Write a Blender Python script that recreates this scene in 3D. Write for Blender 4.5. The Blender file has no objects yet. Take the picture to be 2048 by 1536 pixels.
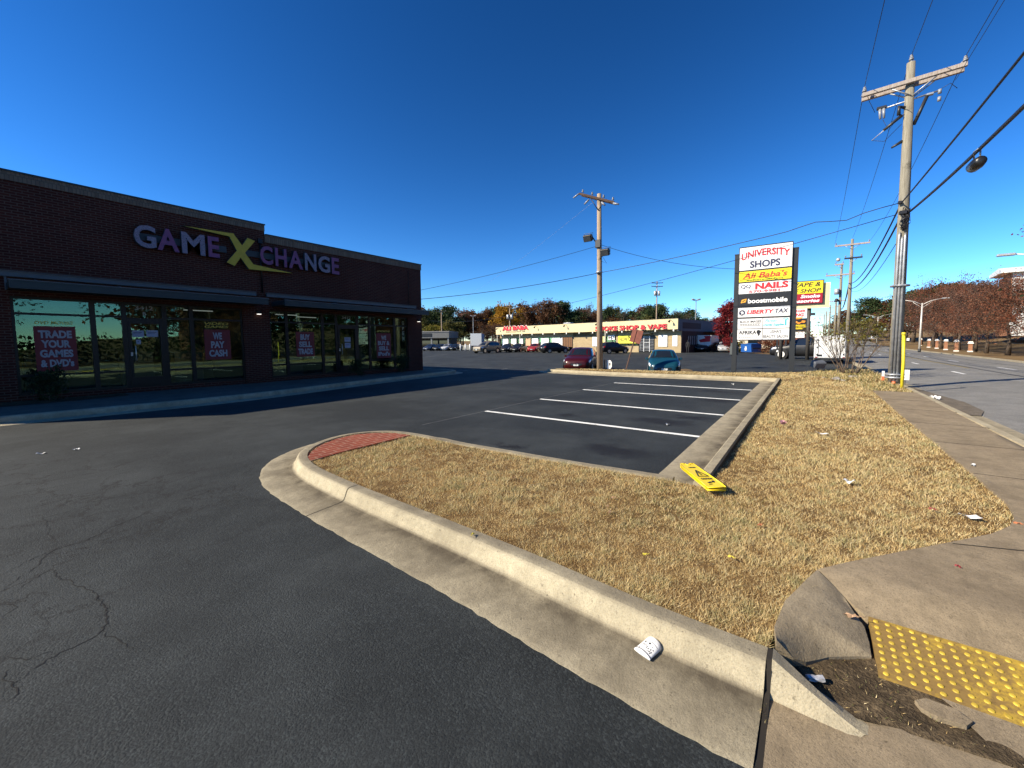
import bpy, bmesh, math, random
import numpy as np
from mathutils import Vector, Matrix
from mathutils.geometry import delaunay_2d_cdt
random.seed(7); rng = np.random.default_rng(7)
R = math.radians
sc = bpy.context.scene
COL = sc.collection

# ------------------------------------------------------------------ camera
EYE = 1.6; FPX = 807.7; PPY = 744.9
PIT, ROL, YAW = 0.0736530721, -0.00897584412, 0.631496681
FW = Vector((math.cos(YAW)*math.cos(PIT), math.sin(YAW)*math.cos(PIT), -math.sin(PIT)))
_r = Vector((math.sin(YAW), -math.cos(YAW), 0)); _u = _r.cross(FW)
RT = _r*math.cos(ROL) + _u*math.sin(ROL); UP = -_r*math.sin(ROL) + _u*math.cos(ROL)
cam = bpy.data.cameras.new("camera"); co = bpy.data.objects.new("camera", cam); COL.objects.link(co)
m = Matrix((RT, UP, -FW)).transposed().to_4x4(); m.translation = (0, 0, EYE); co.matrix_world = m
cam.sensor_width = 36; cam.lens = 36*FPX/2048; cam.shift_y = -(768-PPY)/2048
cam.clip_start = .05; cam.clip_end = 3000
sc.camera = co

# ------------------------------------------------------------------ sky and sun
SUN_EL = R(32.3); SUN_AZ = R(140)          # direction towards the sun, from +X counterclockwise
world = bpy.data.worlds.new("World"); sc.world = world; world.use_nodes = True
wn = world.node_tree; wn.nodes.clear()
sky = wn.nodes.new("ShaderNodeTexSky"); sky.sky_type = 'NISHITA'; sky.sun_disc = False
sky.sun_elevation = SUN_EL; sky.sun_rotation = R(90) - SUN_AZ
sky.air_density = 1.0; sky.dust_density = 0.0; sky.ozone_density = 5.0; sky.altitude = 1200
gam = wn.nodes.new("ShaderNodeGamma"); gam.inputs[1].default_value = 1.55
hsv = wn.nodes.new("ShaderNodeHueSaturation"); hsv.inputs['Saturation'].default_value = 1.08; hsv.inputs['Hue'].default_value = .497; hsv.inputs['Value'].default_value = .80
bg = wn.nodes.new("ShaderNodeBackground"); bg.inputs[1].default_value = 0.055
wo = wn.nodes.new("ShaderNodeOutputWorld")
wn.links.new(sky.outputs[0], gam.inputs[0]); wn.links.new(gam.outputs[0], hsv.inputs['Color'])
wn.links.new(hsv.outputs[0], bg.inputs[0]); wn.links.new(bg.outputs[0], wo.inputs[0])
sl = bpy.data.lights.new("sun", 'SUN'); so = bpy.data.objects.new("sun", sl); COL.objects.link(so)
sl.energy = 5.0; sl.angle = R(.5); sl.color = (1.0, .89, .70)
SD = Vector((math.cos(SUN_AZ)*math.cos(SUN_EL), math.sin(SUN_AZ)*math.cos(SUN_EL), math.sin(SUN_EL)))
so.rotation_euler = SD.to_track_quat('Z', 'Y').to_euler()
sc.view_settings.view_transform = 'Standard'; sc.view_settings.look = 'None'
sc.view_settings.exposure = 0.76; sc.view_settings.gamma = 1
sc.render.engine = 'CYCLES'
sc.cycles.max_bounces = 6; sc.cycles.transparent_max_bounces = 12

# ------------------------------------------------------------------ survey: where a sight line meets the ground or a known plane
def ray(px, py): return FW + RT*((px-1024)/FPX) - UP*((py-PPY)/FPX)
def site(px, py, z=0.0):
    d = ray(px, py); t = (z-EYE)/d.z; return Vector((d.x*t, d.y*t, z))
def onx(px, py, X): d = ray(px, py); t = X/d.x; return Vector((X, d.y*t, EYE+d.z*t))
def ony(px, py, Y): d = ray(px, py); t = Y/d.y; return Vector((d.x*t, Y, EYE+d.z*t))
def ondist(px, py, dist):
    d = ray(px, py); t = dist/math.hypot(d.x, d.y); return Vector((d.x*t, d.y*t, EYE+d.z*t))
def sstep(a, b, x):
    t = min(1, max(0, (x-a)/(b-a))); return t*t*(3-2*t)
def lot_z(x, y):
    """the back lot falls away a little behind the grass strip"""
    return -.36*sstep(19.6, 22.5, x)*(1-sstep(27, 48, x))*sstep(3.2, 6.0, y)
def terrain(x, y):
    z = 0.0
    if x > 85: z += min(3.0, ((x-85)/60.0)**2)
    if y < -20: z += 9*sstep(-20, -75, y)*sstep(55, 95, x)
    return z

# ------------------------------------------------------------------ materials
def pos_node(nt, obj=False):
    if obj:
        n = nt.nodes.new("ShaderNodeTexCoord"); return n.outputs['Object']
    n = nt.nodes.new("ShaderNodeNewGeometry"); return n.outputs['Position']
def N(nt, t, **k):
    n = nt.nodes.new(t)
    for a, v in k.items(): setattr(n, a, v)
    return n
def noise(nt, vec, scale, detail=4, rough=.6):
    n = N(nt, "ShaderNodeTexNoise"); n.inputs['Scale'].default_value = scale; n.inputs['Detail'].default_value = detail
    n.inputs['Roughness'].default_value = rough; nt.links.new(vec, n.inputs['Vector']); return n.outputs[0]
def ramp(nt, fac, stops):
    n = N(nt, "ShaderNodeValToRGB"); e = n.color_ramp.elements
    while len(e) < len(stops): e.new(.5)
    for i, (p, c) in enumerate(stops):
        e[i].position = p; e[i].color = (c, c, c, 1) if isinstance(c, (int, float)) else (*c, 1)
    nt.links.new(fac, n.inputs[0]); return n.outputs[0]
def mix(nt, fac, a, b, mode='MIX'):
    n = N(nt, "ShaderNodeMix", data_type='RGBA', blend_type=mode)
    for s, v in ((0, fac), (6, a), (7, b)):
        if hasattr(v, 'is_linked') or hasattr(v, 'links'): nt.links.new(v, n.inputs[s])
        elif isinstance(v, (int, float)): n.inputs[s].default_value = v if s == 0 else (v, v, v, 1)
        else: n.inputs[s].default_value = (*v, 1)
    return n.outputs[2]
def math_(nt, op, a, b=0.0):
    n = N(nt, "ShaderNodeMath", operation=op)
    for i, v in enumerate((a, b)):
        if isinstance(v, (int, float)): n.inputs[i].default_value = v
        else: nt.links.new(v, n.inputs[i])
    return n.outputs[0]
def bump(nt, h, strength, dist=.01):
    n = N(nt, "ShaderNodeBump"); n.inputs['Strength'].default_value = strength; n.inputs['Distance'].default_value = dist
    nt.links.new(h, n.inputs['Height']); return n.outputs[0]
def newmat(name):
    M_ = bpy.data.materials.new(name); M_.use_nodes = True; nt = M_.node_tree
    return M_, nt, nt.nodes['Principled BSDF']
MATS = {}
def paint(name, col, rough=.5, metal=0, var=.12, scale=6, spec=.5, bmp=0, bscale=40, emit=0):
    """a plain surface with a little uneven wear"""
    if name in MATS: return MATS[name]
    M_, nt, p = newmat(name)
    v = pos_node(nt, True)
    f = ramp(nt, noise(nt, v, scale), [(.3, 0.0), (.7, 1.0)])
    lo = tuple(c*(1-var) for c in col); hi = tuple(min(1, c*(1+var)) for c in col)
    nt.links.new(mix(nt, f, lo, hi), p.inputs['Base Color'])
    p.inputs['Roughness'].default_value = rough; p.inputs['Metallic'].default_value = metal
    p.inputs['Specular IOR Level'].default_value = spec
    if bmp: nt.links.new(bump(nt, noise(nt, v, bscale), bmp), p.inputs['Normal'])
    if emit:
        p.inputs['Emission Color'].default_value = (*col, 1); p.inputs['Emission Strength'].default_value = emit
    MATS[name] = M_; return M_
def m_asphalt(name, base, worn, stains=(), cracks=True, blue=True):
    M_, nt, p = newmat(name); v = pos_node(nt)
    c = mix(nt, ramp(nt, noise(nt, v, .42, 8, .64), [(.42, 0), (.58, 1)]), base, worn)
    g = noise(nt, v, 75, 3, .75); vo = N(nt, "ShaderNodeTexVoronoi"); vo.inputs['Scale'].default_value = 105; nt.links.new(v, vo.inputs['Vector'])
    sp_ = N(nt, "ShaderNodeSeparateColor"); nt.links.new(vo.outputs['Color'], sp_.inputs[0])
    c = mix(nt, ramp(nt, sp_.outputs[0], [(.55, 0), (1, .45)]), c, tuple(min(1, x*2.0) for x in worn))
    c = mix(nt, ramp(nt, g, [(.34, .6), (.50, 0)]), c, (.008, .008, .008))
    c = mix(nt, ramp(nt, noise(nt, v, 2.2, 6), [(.35, .35), (.6, 0)]), c, tuple(x*.55 for x in base))
    d = N(nt, "ShaderNodeVectorMath", operation='ADD'); nz = N(nt, "ShaderNodeTexNoise")
    nz.inputs['Scale'].default_value = 2.2; nz.inputs['Detail'].default_value = 8; nz.inputs['Roughness'].default_value = .7; nt.links.new(v, nz.inputs['Vector'])
    sc_ = N(nt, "ShaderNodeVectorMath", operation='SCALE'); sc_.inputs[3].default_value = .9
    nt.links.new(nz.outputs['Color'], sc_.inputs[0]); nt.links.new(v, d.inputs[0]); nt.links.new(sc_.outputs[0], d.inputs[1])
    for (cx, cy, rx, ry, dark) in stains:
        s = N(nt, "ShaderNodeVectorMath", operation='SUBTRACT'); s.inputs[1].default_value = (cx+.45, cy+.45, 0)
        nt.links.new(d.outputs[0], s.inputs[0])
        q = N(nt, "ShaderNodeVectorMath", operation='MULTIPLY'); q.inputs[1].default_value = (1/rx, 1/ry, 0)
        nt.links.new(s.outputs[0], q.inputs[0])
        l = N(nt, "ShaderNodeVectorMath", operation='LENGTH'); nt.links.new(q.outputs[0], l.inputs[0])
        c = mix(nt, ramp(nt, l.outputs['Value'], [(.30, .95), (.85, 0)]), c, tuple(x*.35 for x in dark))
    if stains:
        ve = N(nt, "ShaderNodeTexVoronoi", feature='DISTANCE_TO_EDGE'); ve.inputs['Scale'].default_value = 1.5; nt.links.new(d.outputs[0], ve.inputs['Vector'])
        s1 = N(nt, "ShaderNodeVectorMath", operation='SUBTRACT'); s1.inputs[1].default_value = (.2, 6.3, 0); nt.links.new(v, s1.inputs[0])
        s2 = N(nt, "ShaderNodeVectorMath", operation='MULTIPLY'); s2.inputs[1].default_value = (.42, .27, 0); nt.links.new(s1.outputs[0], s2.inputs[0])
        s3 = N(nt, "ShaderNodeVectorMath", operation='LENGTH'); nt.links.new(s2.outputs[0], s3.inputs[0])
        msk = math_(nt, 'MULTIPLY', ramp(nt, s3.outputs['Value'], [(.6, 1), (1.15, 0)]), ramp(nt, noise(nt, v, .9, 3), [(.38, 0), (.48, 1)]))
        c = mix(nt, math_(nt, 'MULTIPLY', ramp(nt, ve.outputs['Distance'], [(.008, .95), (.026, 0)]), msk), c, (.005, .005, .005))
    nt.links.new(c, p.inputs['Base Color'])
    p.inputs['Roughness'].default_value = .82; p.inputs['Specular IOR Level'].default_value = .35
    nt.links.new(bump(nt, math_(nt, 'ADD', math_(nt, 'MULTIPLY', vo.outputs['Distance'], math_(nt, 'MULTIPLY', noise(nt, v, 1.3, 4), -.9)), math_(nt, 'ADD', math_(nt, 'MULTIPLY', noise(nt, v, 45, 8, .85), 1.1), math_(nt, 'MULTIPLY', noise(nt, v, 4, 4), .8))), .62, .010), p.inputs['Normal'])
    return M_
def m_concrete(name, base, dark, grain=.5, dirt=False):
    M_, nt, p = newmat(name); v = pos_node(nt)
    c = mix(nt, ramp(nt, noise(nt, v, 1.1, 6, .65), [(.32, 0), (.68, 1)]), dark, base)
    c = mix(nt, ramp(nt, noise(nt, v, 6, 8, .78), [(.38, grain), (.58, 0)]), c, tuple(x*.5 for x in dark))
    c = mix(nt, ramp(nt, noise(nt, v, 120, 4, .7), [(.38, .5), (.50, 0)]), c, tuple(x*.55 for x in dark))
    c = mix(nt, ramp(nt, noise(nt, v, 2.4, 9, .72), [(.50, 0), (.66, .55)]), c, tuple(x*.55 for x in dark))
    c = mix(nt, ramp(nt, noise(nt, v, 38, 5, .75), [(.60, 0), (.68, .8)]), c, tuple(x*.35 for x in dark))
    if dirt:
        a = N(nt, "ShaderNodeAttribute", attribute_name="dirt")
        f = math_(nt, 'MULTIPLY', a.outputs['Fac'], ramp(nt, noise(nt, v, 2.6, 5, .7), [(.25, .35), (.6, 1)]))
        c = mix(nt, f, c, (.095, .078, .054))
    nt.links.new(c, p.inputs['Base Color']); p.inputs['Roughness'].default_value = .9
    p.inputs['Specular IOR Level'].default_value = .25
    nt.links.new(bump(nt, math_(nt, 'ADD', noise(nt, v, 80, 5, .8), noise(nt, v, 14, 3)), .6, .010), p.inputs['Normal'])
    return M_
def m_ground(name, stops, scale=2.0, b=.5, fine=60):
    M_, nt, p = newmat(name); v = pos_node(nt)
    f = math_(nt, 'ADD', math_(nt, 'MULTIPLY', noise(nt, v, scale, 6, .7), .6), math_(nt, 'MULTIPLY', noise(nt, v, fine, 3, .7), .4))
    nt.links.new(ramp(nt, f, stops), p.inputs['Base Color']); p.inputs['Roughness'].default_value = .95
    p.inputs['Specular IOR Level'].default_value = .1
    nt.links.new(bump(nt, noise(nt, v, fine, 4, .7), b, .03), p.inputs['Normal']); return M_
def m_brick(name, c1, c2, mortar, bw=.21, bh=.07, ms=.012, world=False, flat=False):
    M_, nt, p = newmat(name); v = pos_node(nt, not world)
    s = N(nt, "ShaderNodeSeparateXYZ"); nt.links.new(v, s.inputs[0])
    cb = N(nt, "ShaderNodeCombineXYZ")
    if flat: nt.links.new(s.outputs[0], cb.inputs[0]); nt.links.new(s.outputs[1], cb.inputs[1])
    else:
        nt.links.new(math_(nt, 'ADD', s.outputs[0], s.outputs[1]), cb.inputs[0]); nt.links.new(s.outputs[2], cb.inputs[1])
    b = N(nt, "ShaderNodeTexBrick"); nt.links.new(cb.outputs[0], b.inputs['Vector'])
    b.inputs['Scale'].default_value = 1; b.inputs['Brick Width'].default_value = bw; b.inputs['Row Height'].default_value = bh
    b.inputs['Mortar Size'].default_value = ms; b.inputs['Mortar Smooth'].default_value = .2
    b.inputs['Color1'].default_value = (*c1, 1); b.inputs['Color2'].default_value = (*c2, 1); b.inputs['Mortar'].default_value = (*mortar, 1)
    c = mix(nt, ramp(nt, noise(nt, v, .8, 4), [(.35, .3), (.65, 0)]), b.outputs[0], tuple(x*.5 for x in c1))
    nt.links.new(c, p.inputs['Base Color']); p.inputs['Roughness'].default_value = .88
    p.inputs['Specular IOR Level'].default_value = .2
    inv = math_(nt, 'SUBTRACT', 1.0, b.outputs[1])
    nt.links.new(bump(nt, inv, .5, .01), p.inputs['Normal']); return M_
def m_leaf(name, cols, trans=.35):
    """foliage whose leaves vary in colour one by one (face attribute 'tint')"""
    M_, nt, p = newmat(name)
    a = N(nt, "ShaderNodeAttribute", attribute_name="tint")
    n = len(cols); c = ramp(nt, a.outputs['Fac'], [(i/(n-1), cols[i]) for i in range(n)])
    nt.links.new(c, p.inputs['Base Color']); p.inputs['Roughness'].default_value = .7; p.inputs['Specular IOR Level'].default_value = .2
    if trans:
        t = N(nt, "ShaderNodeBsdfTranslucent"); nt.links.new(c, t.inputs[0])
        mx = N(nt, "ShaderNodeMixShader"); mx.inputs[0].default_value = trans
        out = nt.nodes['Material Output']
        nt.links.new(p.outputs[0], mx.inputs[1]); nt.links.new(t.outputs[0], mx.inputs[2]); nt.links.new(mx.outputs[0], out.inputs[0])
    return M_
def m_pane(name, tint=(.55, .95, .75), refl=.06, trans=(.80, .86, .84)):
    M_, nt, p = newmat(name); nt.nodes.remove(p); v = pos_node(nt, True)
    g = N(nt, "ShaderNodeBsdfGlossy"); g.inputs['Roughness'].default_value = .0; g.inputs['Color'].default_value = (*tint, 1)
    nt.links.new(bump(nt, noise(nt, v, .9, 2), .02, .1), g.inputs['Normal'])
    t = N(nt, "ShaderNodeBsdfTransparent"); t.inputs[0].default_value = (*trans, 1)
    fr = N(nt, "ShaderNodeFresnel"); fr.inputs[0].default_value = 1.5
    mx = N(nt, "ShaderNodeMixShader"); nt.links.new(math_(nt, 'ADD', fr.outputs[0], refl), mx.inputs[0])
    nt.links.new(t.outputs[0], mx.inputs[1]); nt.links.new(g.outputs[0], mx.inputs[2]); nt.links.new(mx.outputs[0], nt.nodes['Material Output'].inputs[0])
    return M_
def m_carpaint(name, col):
    if name in MATS: return MATS[name]
    M_, nt, p = newmat(name)
    p.inputs['Base Color'].default_value = (*col, 1); p.inputs['Roughness'].default_value = .3
    p.inputs['Coat Weight'].default_value = .22; p.inputs['Coat Roughness'].default_value = .08; p.inputs['Metallic'].default_value = .15
    v = pos_node(nt, True)
    nt.links.new(ramp(nt, noise(nt, v, 5, 4), [(.3, .32), (.7, .48)]), p.inputs['Roughness'])
    MATS[name] = M_; return M_
def m_wood(name, c1, c2):
    if name in MATS: return MATS[name]
    M_, nt, p = newmat(name); v = pos_node(nt, True)
    mp = N(nt, "ShaderNodeMapping"); mp.inputs['Scale'].default_value = (9, 9, .7); nt.links.new(v, mp.inputs['Vector'])
    f = noise(nt, mp.outputs[0], 2.5, 6, .7)
    c = mix(nt, ramp(nt, f, [(.3, 0), (.7, 1)]), c1, c2)
    c = mix(nt, ramp(nt, noise(nt, v, 2.2, 4), [(.6, 0), (.72, .7)]), c, tuple(x*.4 for x in c1))
    nt.links.new(c, p.inputs['Base Color']); p.inputs['Roughness'].default_value = .85; p.inputs['Specular IOR Level'].default_value = .2
    nt.links.new(bump(nt, f, .5, .02), p.inputs['Normal']); MATS[name] = M_; return M_

M = dict(
 lot=m_asphalt("lot_asphalt", (.0130, .0165, .0178), (.033, .0385, .0395),
   [(5.6, 2.25, .42, .75, (.012, .013, .018)), (8.2, 2.3, .5, .95, (.018, .019, .022)), (9.0, 1.9, .35, .5, (.012, .013, .018)),
    (12.0, 1.9, .7, .9, (.016, .017, .02)), (14.1, 2.3, .5, .9, (.02, .02, .022)), (4.95, 3.7, .18, .5, (.014, .015, .02)), (9.3, 5.0, .22, .5, (.02, .02, .022)), (7.8, 4.2, .3, .35, (.02, .02, .022))]),
 street=m_asphalt("street_asphalt", (.19, .185, .172), (.235, .228, .21)),
 kerb=m_concrete("kerb_concrete", (.56, .49, .34), (.42, .36, .245), .4, True),
 walk=m_concrete("pavement_concrete", (.36, .285, .185), (.27, .21, .135), .4),
 ramp=m_concrete("ramp_concrete", (.42, .345, .23), (.30, .24, .155), .4),
 soil=m_ground("turf_thatch", [(.3, (.06, .035, .017)), (.5, (.17, .105, .045)), (.68, (.30, .20, .085))], 1.2, .7, 70),
 dirt=m_ground("dark_dirt", [(.3, (.035, .026, .017)), (.5, (.095, .07, .043)), (.66, (.23, .17, .10))], 9, .9, 55),
 earth=m_ground("far_ground", [(.3, (.10, .065, .035)), (.5, (.19, .125, .06)), (.7, (.26, .19, .09))], .15, .3, 2.5),
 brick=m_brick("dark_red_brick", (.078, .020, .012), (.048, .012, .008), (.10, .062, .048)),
 soldier=m_brick("tan_soldier_brick", (.22, .17, .12), (.15, .11, .08), (.10, .085, .07), .075, .32, .008),
 paver=m_brick("brick_pavers", (.27, .062, .034), (.20, .045, .027), (.40, .28, .20), .21, .10, .006, True, True),
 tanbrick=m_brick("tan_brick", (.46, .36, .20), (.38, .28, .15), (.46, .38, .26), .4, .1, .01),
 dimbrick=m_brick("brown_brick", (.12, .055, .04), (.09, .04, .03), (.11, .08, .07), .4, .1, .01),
 orangebrick=m_brick("orange_brick", (.42, .20, .11), (.36, .16, .09), (.4, .26, .17), .5, .16, .015),
 pane=m_pane("tinted_pane"), carglass=paint("car_glass", (.012, .016, .02), .04, 0, 0, 5, .9),
)
WHITE = paint("white_paint", (.78, .77, .73), .5); BLACK = paint("black_paint", (.012, .012, .013), .45)
DARKM = paint("dark_metal", (.035, .037, .040), .45, .3); GALV = paint("galvanised_steel", (.40, .41, .42), .48, .6, .25)
ALU = paint("pale_metal", (.55, .55, .54), .45, .5); RUBBER = paint("rubber", (.018, .018, .018), .8)
TEAL = paint("teal_metal", (.022, .038, .04), .45, .2); FRAME = paint("bronze_frame", (.012, .012, .012), .4, .4)
CREAM = paint("cream_fascia", (.66, .55, .31), .75, 0, .05, .6); RED = paint("red_letter", (.62, .02, .03), .45)
YELLOW = paint("yellow_panel", (.85, .66, .015), .45, 0, .05); NAVY = paint("navy_letter", (.02, .025, .07), .5)
SIGNW = paint("white_sign_panel", (.80, .79, .77), .4, 0, .03)
WOODP = m_wood("pole_wood", (.165, .145, .105), (.33, .30, .235)); WOODD = m_wood("brown_pole_wood", (.26, .185, .12), (.42, .325, .235))
BARK = m_wood("bark", (.055, .04, .03), (.13, .10, .075)); TWIG = m_wood("twig", (.11, .08, .06), (.22, .165, .12))
PORC = paint("porcelain", (.26, .27, .29), .3); CABLE = paint("cable", (.012, .012, .016), .5)

# ------------------------------------------------------------------ object helpers
def link(o): COL.objects.link(o); return o
def tag(o, label=None, cat=None, group=None, kind=None, category=None):
    for k, v in (("label", label), ("category", cat or category), ("group", group), ("kind", kind)):
        if v: o[k] = v
    return o
def thing(name, label, cat, loc=(0, 0, 0), rz=0, group=None):
    o = bpy.data.objects.new(name, None); link(o); o.location = loc; o.rotation_euler = (0, 0, rz); o.empty_display_size = .2
    return tag(o, label, cat, group)
def dup(t, loc, rz=None, label=None, group=None, scale=None):
    def cp(o, par):
        c = o.copy(); COL.objects.link(c); c.parent = par
        for ch in o.children: cp(ch, c)
        return c
    c = cp(t, None); c.location = loc
    if rz is not None: c.rotation_euler = (0, 0, rz)
    if scale is not None: c.scale = scale
    if label: c['label'] = label
    if group: c['group'] = group
    return c
class MB:
    def __init__(s): s.v = []; s.f = []; s.mi = []; s.sm = []
    def add(s, vs, fs, mi=0, sm=False):
        b = len(s.v); s.v += [tuple(p) for p in vs]
        for f in fs: s.f.append(tuple(i+b for i in f)); s.mi.append(mi); s.sm.append(sm)
        return s
    def box(s, a, b, mi=0):
        (x0, y0, z0), (x1, y1, z1) = a, b
        v = [(x0,y0,z0),(x1,y0,z0),(x1,y1,z0),(x0,y1,z0),(x0,y0,z1),(x1,y0,z1),(x1,y1,z1),(x0,y1,z1)]
        return s.add(v, [(3,2,1,0),(4,5,6,7),(0,1,5,4),(1,2,6,5),(2,3,7,6),(3,0,4,7)], mi)
    def bbox(s, c, size, rz=0, mi=0, bev=.01, rot=None):
        """box with chamfered edges about centre c"""
        hx, hy, hz = size[0]/2, size[1]/2, size[2]/2; bm = bmesh.new(); bmesh.ops.create_cube(bm, size=1)
        for q in bm.verts: q.co = Vector((q.co.x*2*hx, q.co.y*2*hy, q.co.z*2*hz))
        if bev: bmesh.ops.bevel(bm, geom=bm.edges[:], offset=min(bev, hx*.45, hy*.45, hz*.45), segments=1, affect='EDGES')
        mt = rot if rot is not None else Matrix.Rotation(rz, 3, 'Z')
        bm.verts.index_update()
        s.add([mt @ q.co + Vector(c) for q in bm.verts], [[q.index for q in f.verts] for f in bm.faces], mi); bm.free(); return s
    def tube(s, pts, rad, n=8, mi=0, cap=True, sm=True):
        pts = [Vector(p) for p in pts]; k = len(pts)
        rs = rad if isinstance(rad, (list, tuple)) else [rad]*k
        vs = []; fs = []; prev = None
        for i, p in enumerate(pts):
            d = (pts[min(i+1, k-1)] - pts[max(i-1, 0)]); d = d.normalized() if d.length > 1e-9 else Vector((0, 0, 1))
            if prev is None: a = d.orthogonal().normalized()
            else:
                a = prev - d*prev.dot(d); a = a.normalized() if a.length > 1e-6 else d.orthogonal().normalized()
            prev = a; b = d.cross(a)
            for j in range(n):
                t = 2*math.pi*j/n; vs.append(p + (a*math.cos(t) + b*math.sin(t))*rs[i])
        for i in range(k-1):
            for j in range(n):
                q = (j+1) % n; fs.append((i*n+j, i*n+q, (i+1)*n+q, (i+1)*n+j))
        if cap: fs.append(tuple(range(n-1, -1, -1))); fs.append(tuple((k-1)*n+j for j in range(n)))
        return s.add(vs, fs, mi, sm)
    def prism(s, poly, org, ax, ay, depth, mi=0):
        """polygon in the plane (ax, ay) at org, given thickness along ax x ay"""
        org, ax, ay = Vector(org), Vector(ax), Vector(ay); nn = ax.cross(ay).normalized()*depth; n = len(poly)
        A = [org + ax*x + ay*y for x, y in poly]; B = [p + nn for p in A]
        fs = [tuple(range(n-1, -1, -1)), tuple(range(n, 2*n))] + [(i, (i+1) % n, n+(i+1) % n, n+i) for i in range(n)]
        return s.add(A+B, fs, mi)
    def ball(s, c, r, mi=0, seg=10, rings=6, sc_=(1, 1, 1)):
        c = Vector(c); vs = [c + Vector((0, 0, r*sc_[2]))]; fs = []
        for i in range(1, rings):
            a = math.pi*i/rings
            for j in range(seg):
                t = 2*math.pi*j/seg; vs.append(c + Vector((r*sc_[0]*math.sin(a)*math.cos(t), r*sc_[1]*math.sin(a)*math.sin(t), r*sc_[2]*math.cos(a))))
        vs.append(c - Vector((0, 0, r*sc_[2]))); L = len(vs)-1
        for j in range(seg): fs.append((0, 1+j, 1+(j+1) % seg)); fs.append((L, L-1-j, L-1-((j+1) % seg)))
        for i in range(rings-2):
            for j in range(seg):
                q = (j+1) % seg; fs.append((1+i*seg+j, 1+(i+1)*seg+j, 1+(i+1)*seg+q, 1+i*seg+q))
        return s.add(vs, fs, mi, True)
    def build(s, name, mats, parent=None, **tags):
        me = bpy.data.meshes.new(name); me.from_pydata(s.v, [], s.f)
        for mm in (mats if isinstance(mats, (list, tuple)) else [mats]): me.materials.append(mm)
        me.polygons.foreach_set("material_index", s.mi); me.polygons.foreach_set("use_smooth", s.sm); me.update()
        o = bpy.data.objects.new(name, me); link(o)
        if parent: o.parent = parent
        return tag(o, **tags) if tags else o
def lettering(txt, mat, parent, centre, right, up, width=None, height=None, bold=0.0, shear=0, depth=.004, name="lettering", arc=0, space=1.0):
    """raised letters, centred on `centre`, fitted to width/height (metres)"""
    cu = bpy.data.curves.new("txt", 'FONT'); cu.body = txt; cu.size = 1; cu.align_x = 'CENTER'; cu.offset = bold; cu.shear = shear
    cu.extrude = .02; cu.resolution_u = 3; cu.space_character = space; cu.space_line = .95
    ob = bpy.data.objects.new("txt", cu); me = bpy.data.meshes.new_from_object(ob); bpy.data.objects.remove(ob)
    n = len(me.vertices); a = np.empty(n*3, np.float32); me.vertices.foreach_get("co", a); a = a.reshape(-1, 3)
    lo, hi = a.min(0), a.max(0); sz = hi-lo; c = (lo+hi)/2; a = a-c
    sx = width/sz[0] if width else height/sz[1]; sy = height/sz[1] if height else sx
    a[:, 0] *= sx; a[:, 1] *= sy; a[:, 2] = np.where(a[:, 2] > 0, depth, 0)
    if arc: a[:, 1] += arc*(1-(a[:, 0]/(sz[0]*sx/2))**2)
    right, up = Vector(right), Vector(up); nn = right.cross(up)
    w = np.outer(a[:, 0], right) + np.outer(a[:, 1], up) + np.outer(a[:, 2], nn) + np.array(centre)
    me.vertices.foreach_set("co", w.astype(np.float32).ravel()); me.materials.clear(); me.materials.append(mat); me.update(); me.name = name
    o = bpy.data.objects.new(name, me); link(o); o.parent = parent; return o
def sheet(name, poly, zf, mat, step=None, parent=None, kind='structure', thick=0.0, smooth=False, **k):
    """a paved or earth sheet filling the outline poly; zf(x, y) gives its level"""
    pts = [Vector(p[:2]) for p in poly]; n = len(pts); edges = [(i, (i+1) % n) for i in range(n)]
    extra = []
    if step:
        xs = [p[0] for p in poly]; ys = [p[1] for p in poly]
        gx = np.arange(min(xs)+step*.5, max(xs), step); gy = np.arange(min(ys)+step*.5, max(ys), step)
        X, Y = np.meshgrid(gx, gy); P = np.c_[X.ravel(), Y.ravel()]; P = P[inpoly(P, np.array([p[:2] for p in poly]))]
        extra = [Vector(p) for p in P]
    vs, es, fs, *_ = delaunay_2d_cdt(pts+extra, edges, [], 1, 1e-5)
    V = [(q.x, q.y, zf(q.x, q.y) if callable(zf) else zf) for q in vs]; F = [tuple(f) for f in fs]
    b = MB(); b.add(V, F, 0, smooth)
    if thick:
        Z = zf if callable(zf) else (lambda x, y: zf)
        for i in range(n):
            p, q = poly[i], poly[(i+1) % n]
            b.add([(p[0], p[1], Z(*p[:2])), (q[0], q[1], Z(*q[:2])), (q[0], q[1], Z(*q[:2])-thick), (p[0], p[1], Z(*p[:2])-thick)], [(0, 3, 2, 1)])
    o = b.build(name, mat, parent)
    return tag(o, kind=kind, **k)
def inpoly(P, poly):
    x, y = P[:, 0], P[:, 1]; c = np.zeros(len(P), bool); j = len(poly)-1
    for i in range(len(poly)):
        xi, yi = poly[i]; xj, yj = poly[j]
        with np.errstate(divide='ignore', invalid='ignore'):
            c ^= ((yi > y) != (yj > y)) & (x < (xj-xi)*(y-yi)/(yj-yi)+xi)
        j = i
    return c
def smooth_path(pts, k=6):
    out = []; n = len(pts); P = [np.array(p, float) for p in pts]
    for i in range(n-1):
        p0, p1, p2, p3 = P[max(i-1, 0)], P[i], P[i+1], P[min(i+2, n-1)]
        for j in range(k):
            t = j/k; out.append(.5*((2*p1)+(-p0+p2)*t+(2*p0-5*p1+4*p2-p3)*t*t+(-p0+3*p1-3*p2+p3)*t**3))
    out.append(P[-1]); return out
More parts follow.
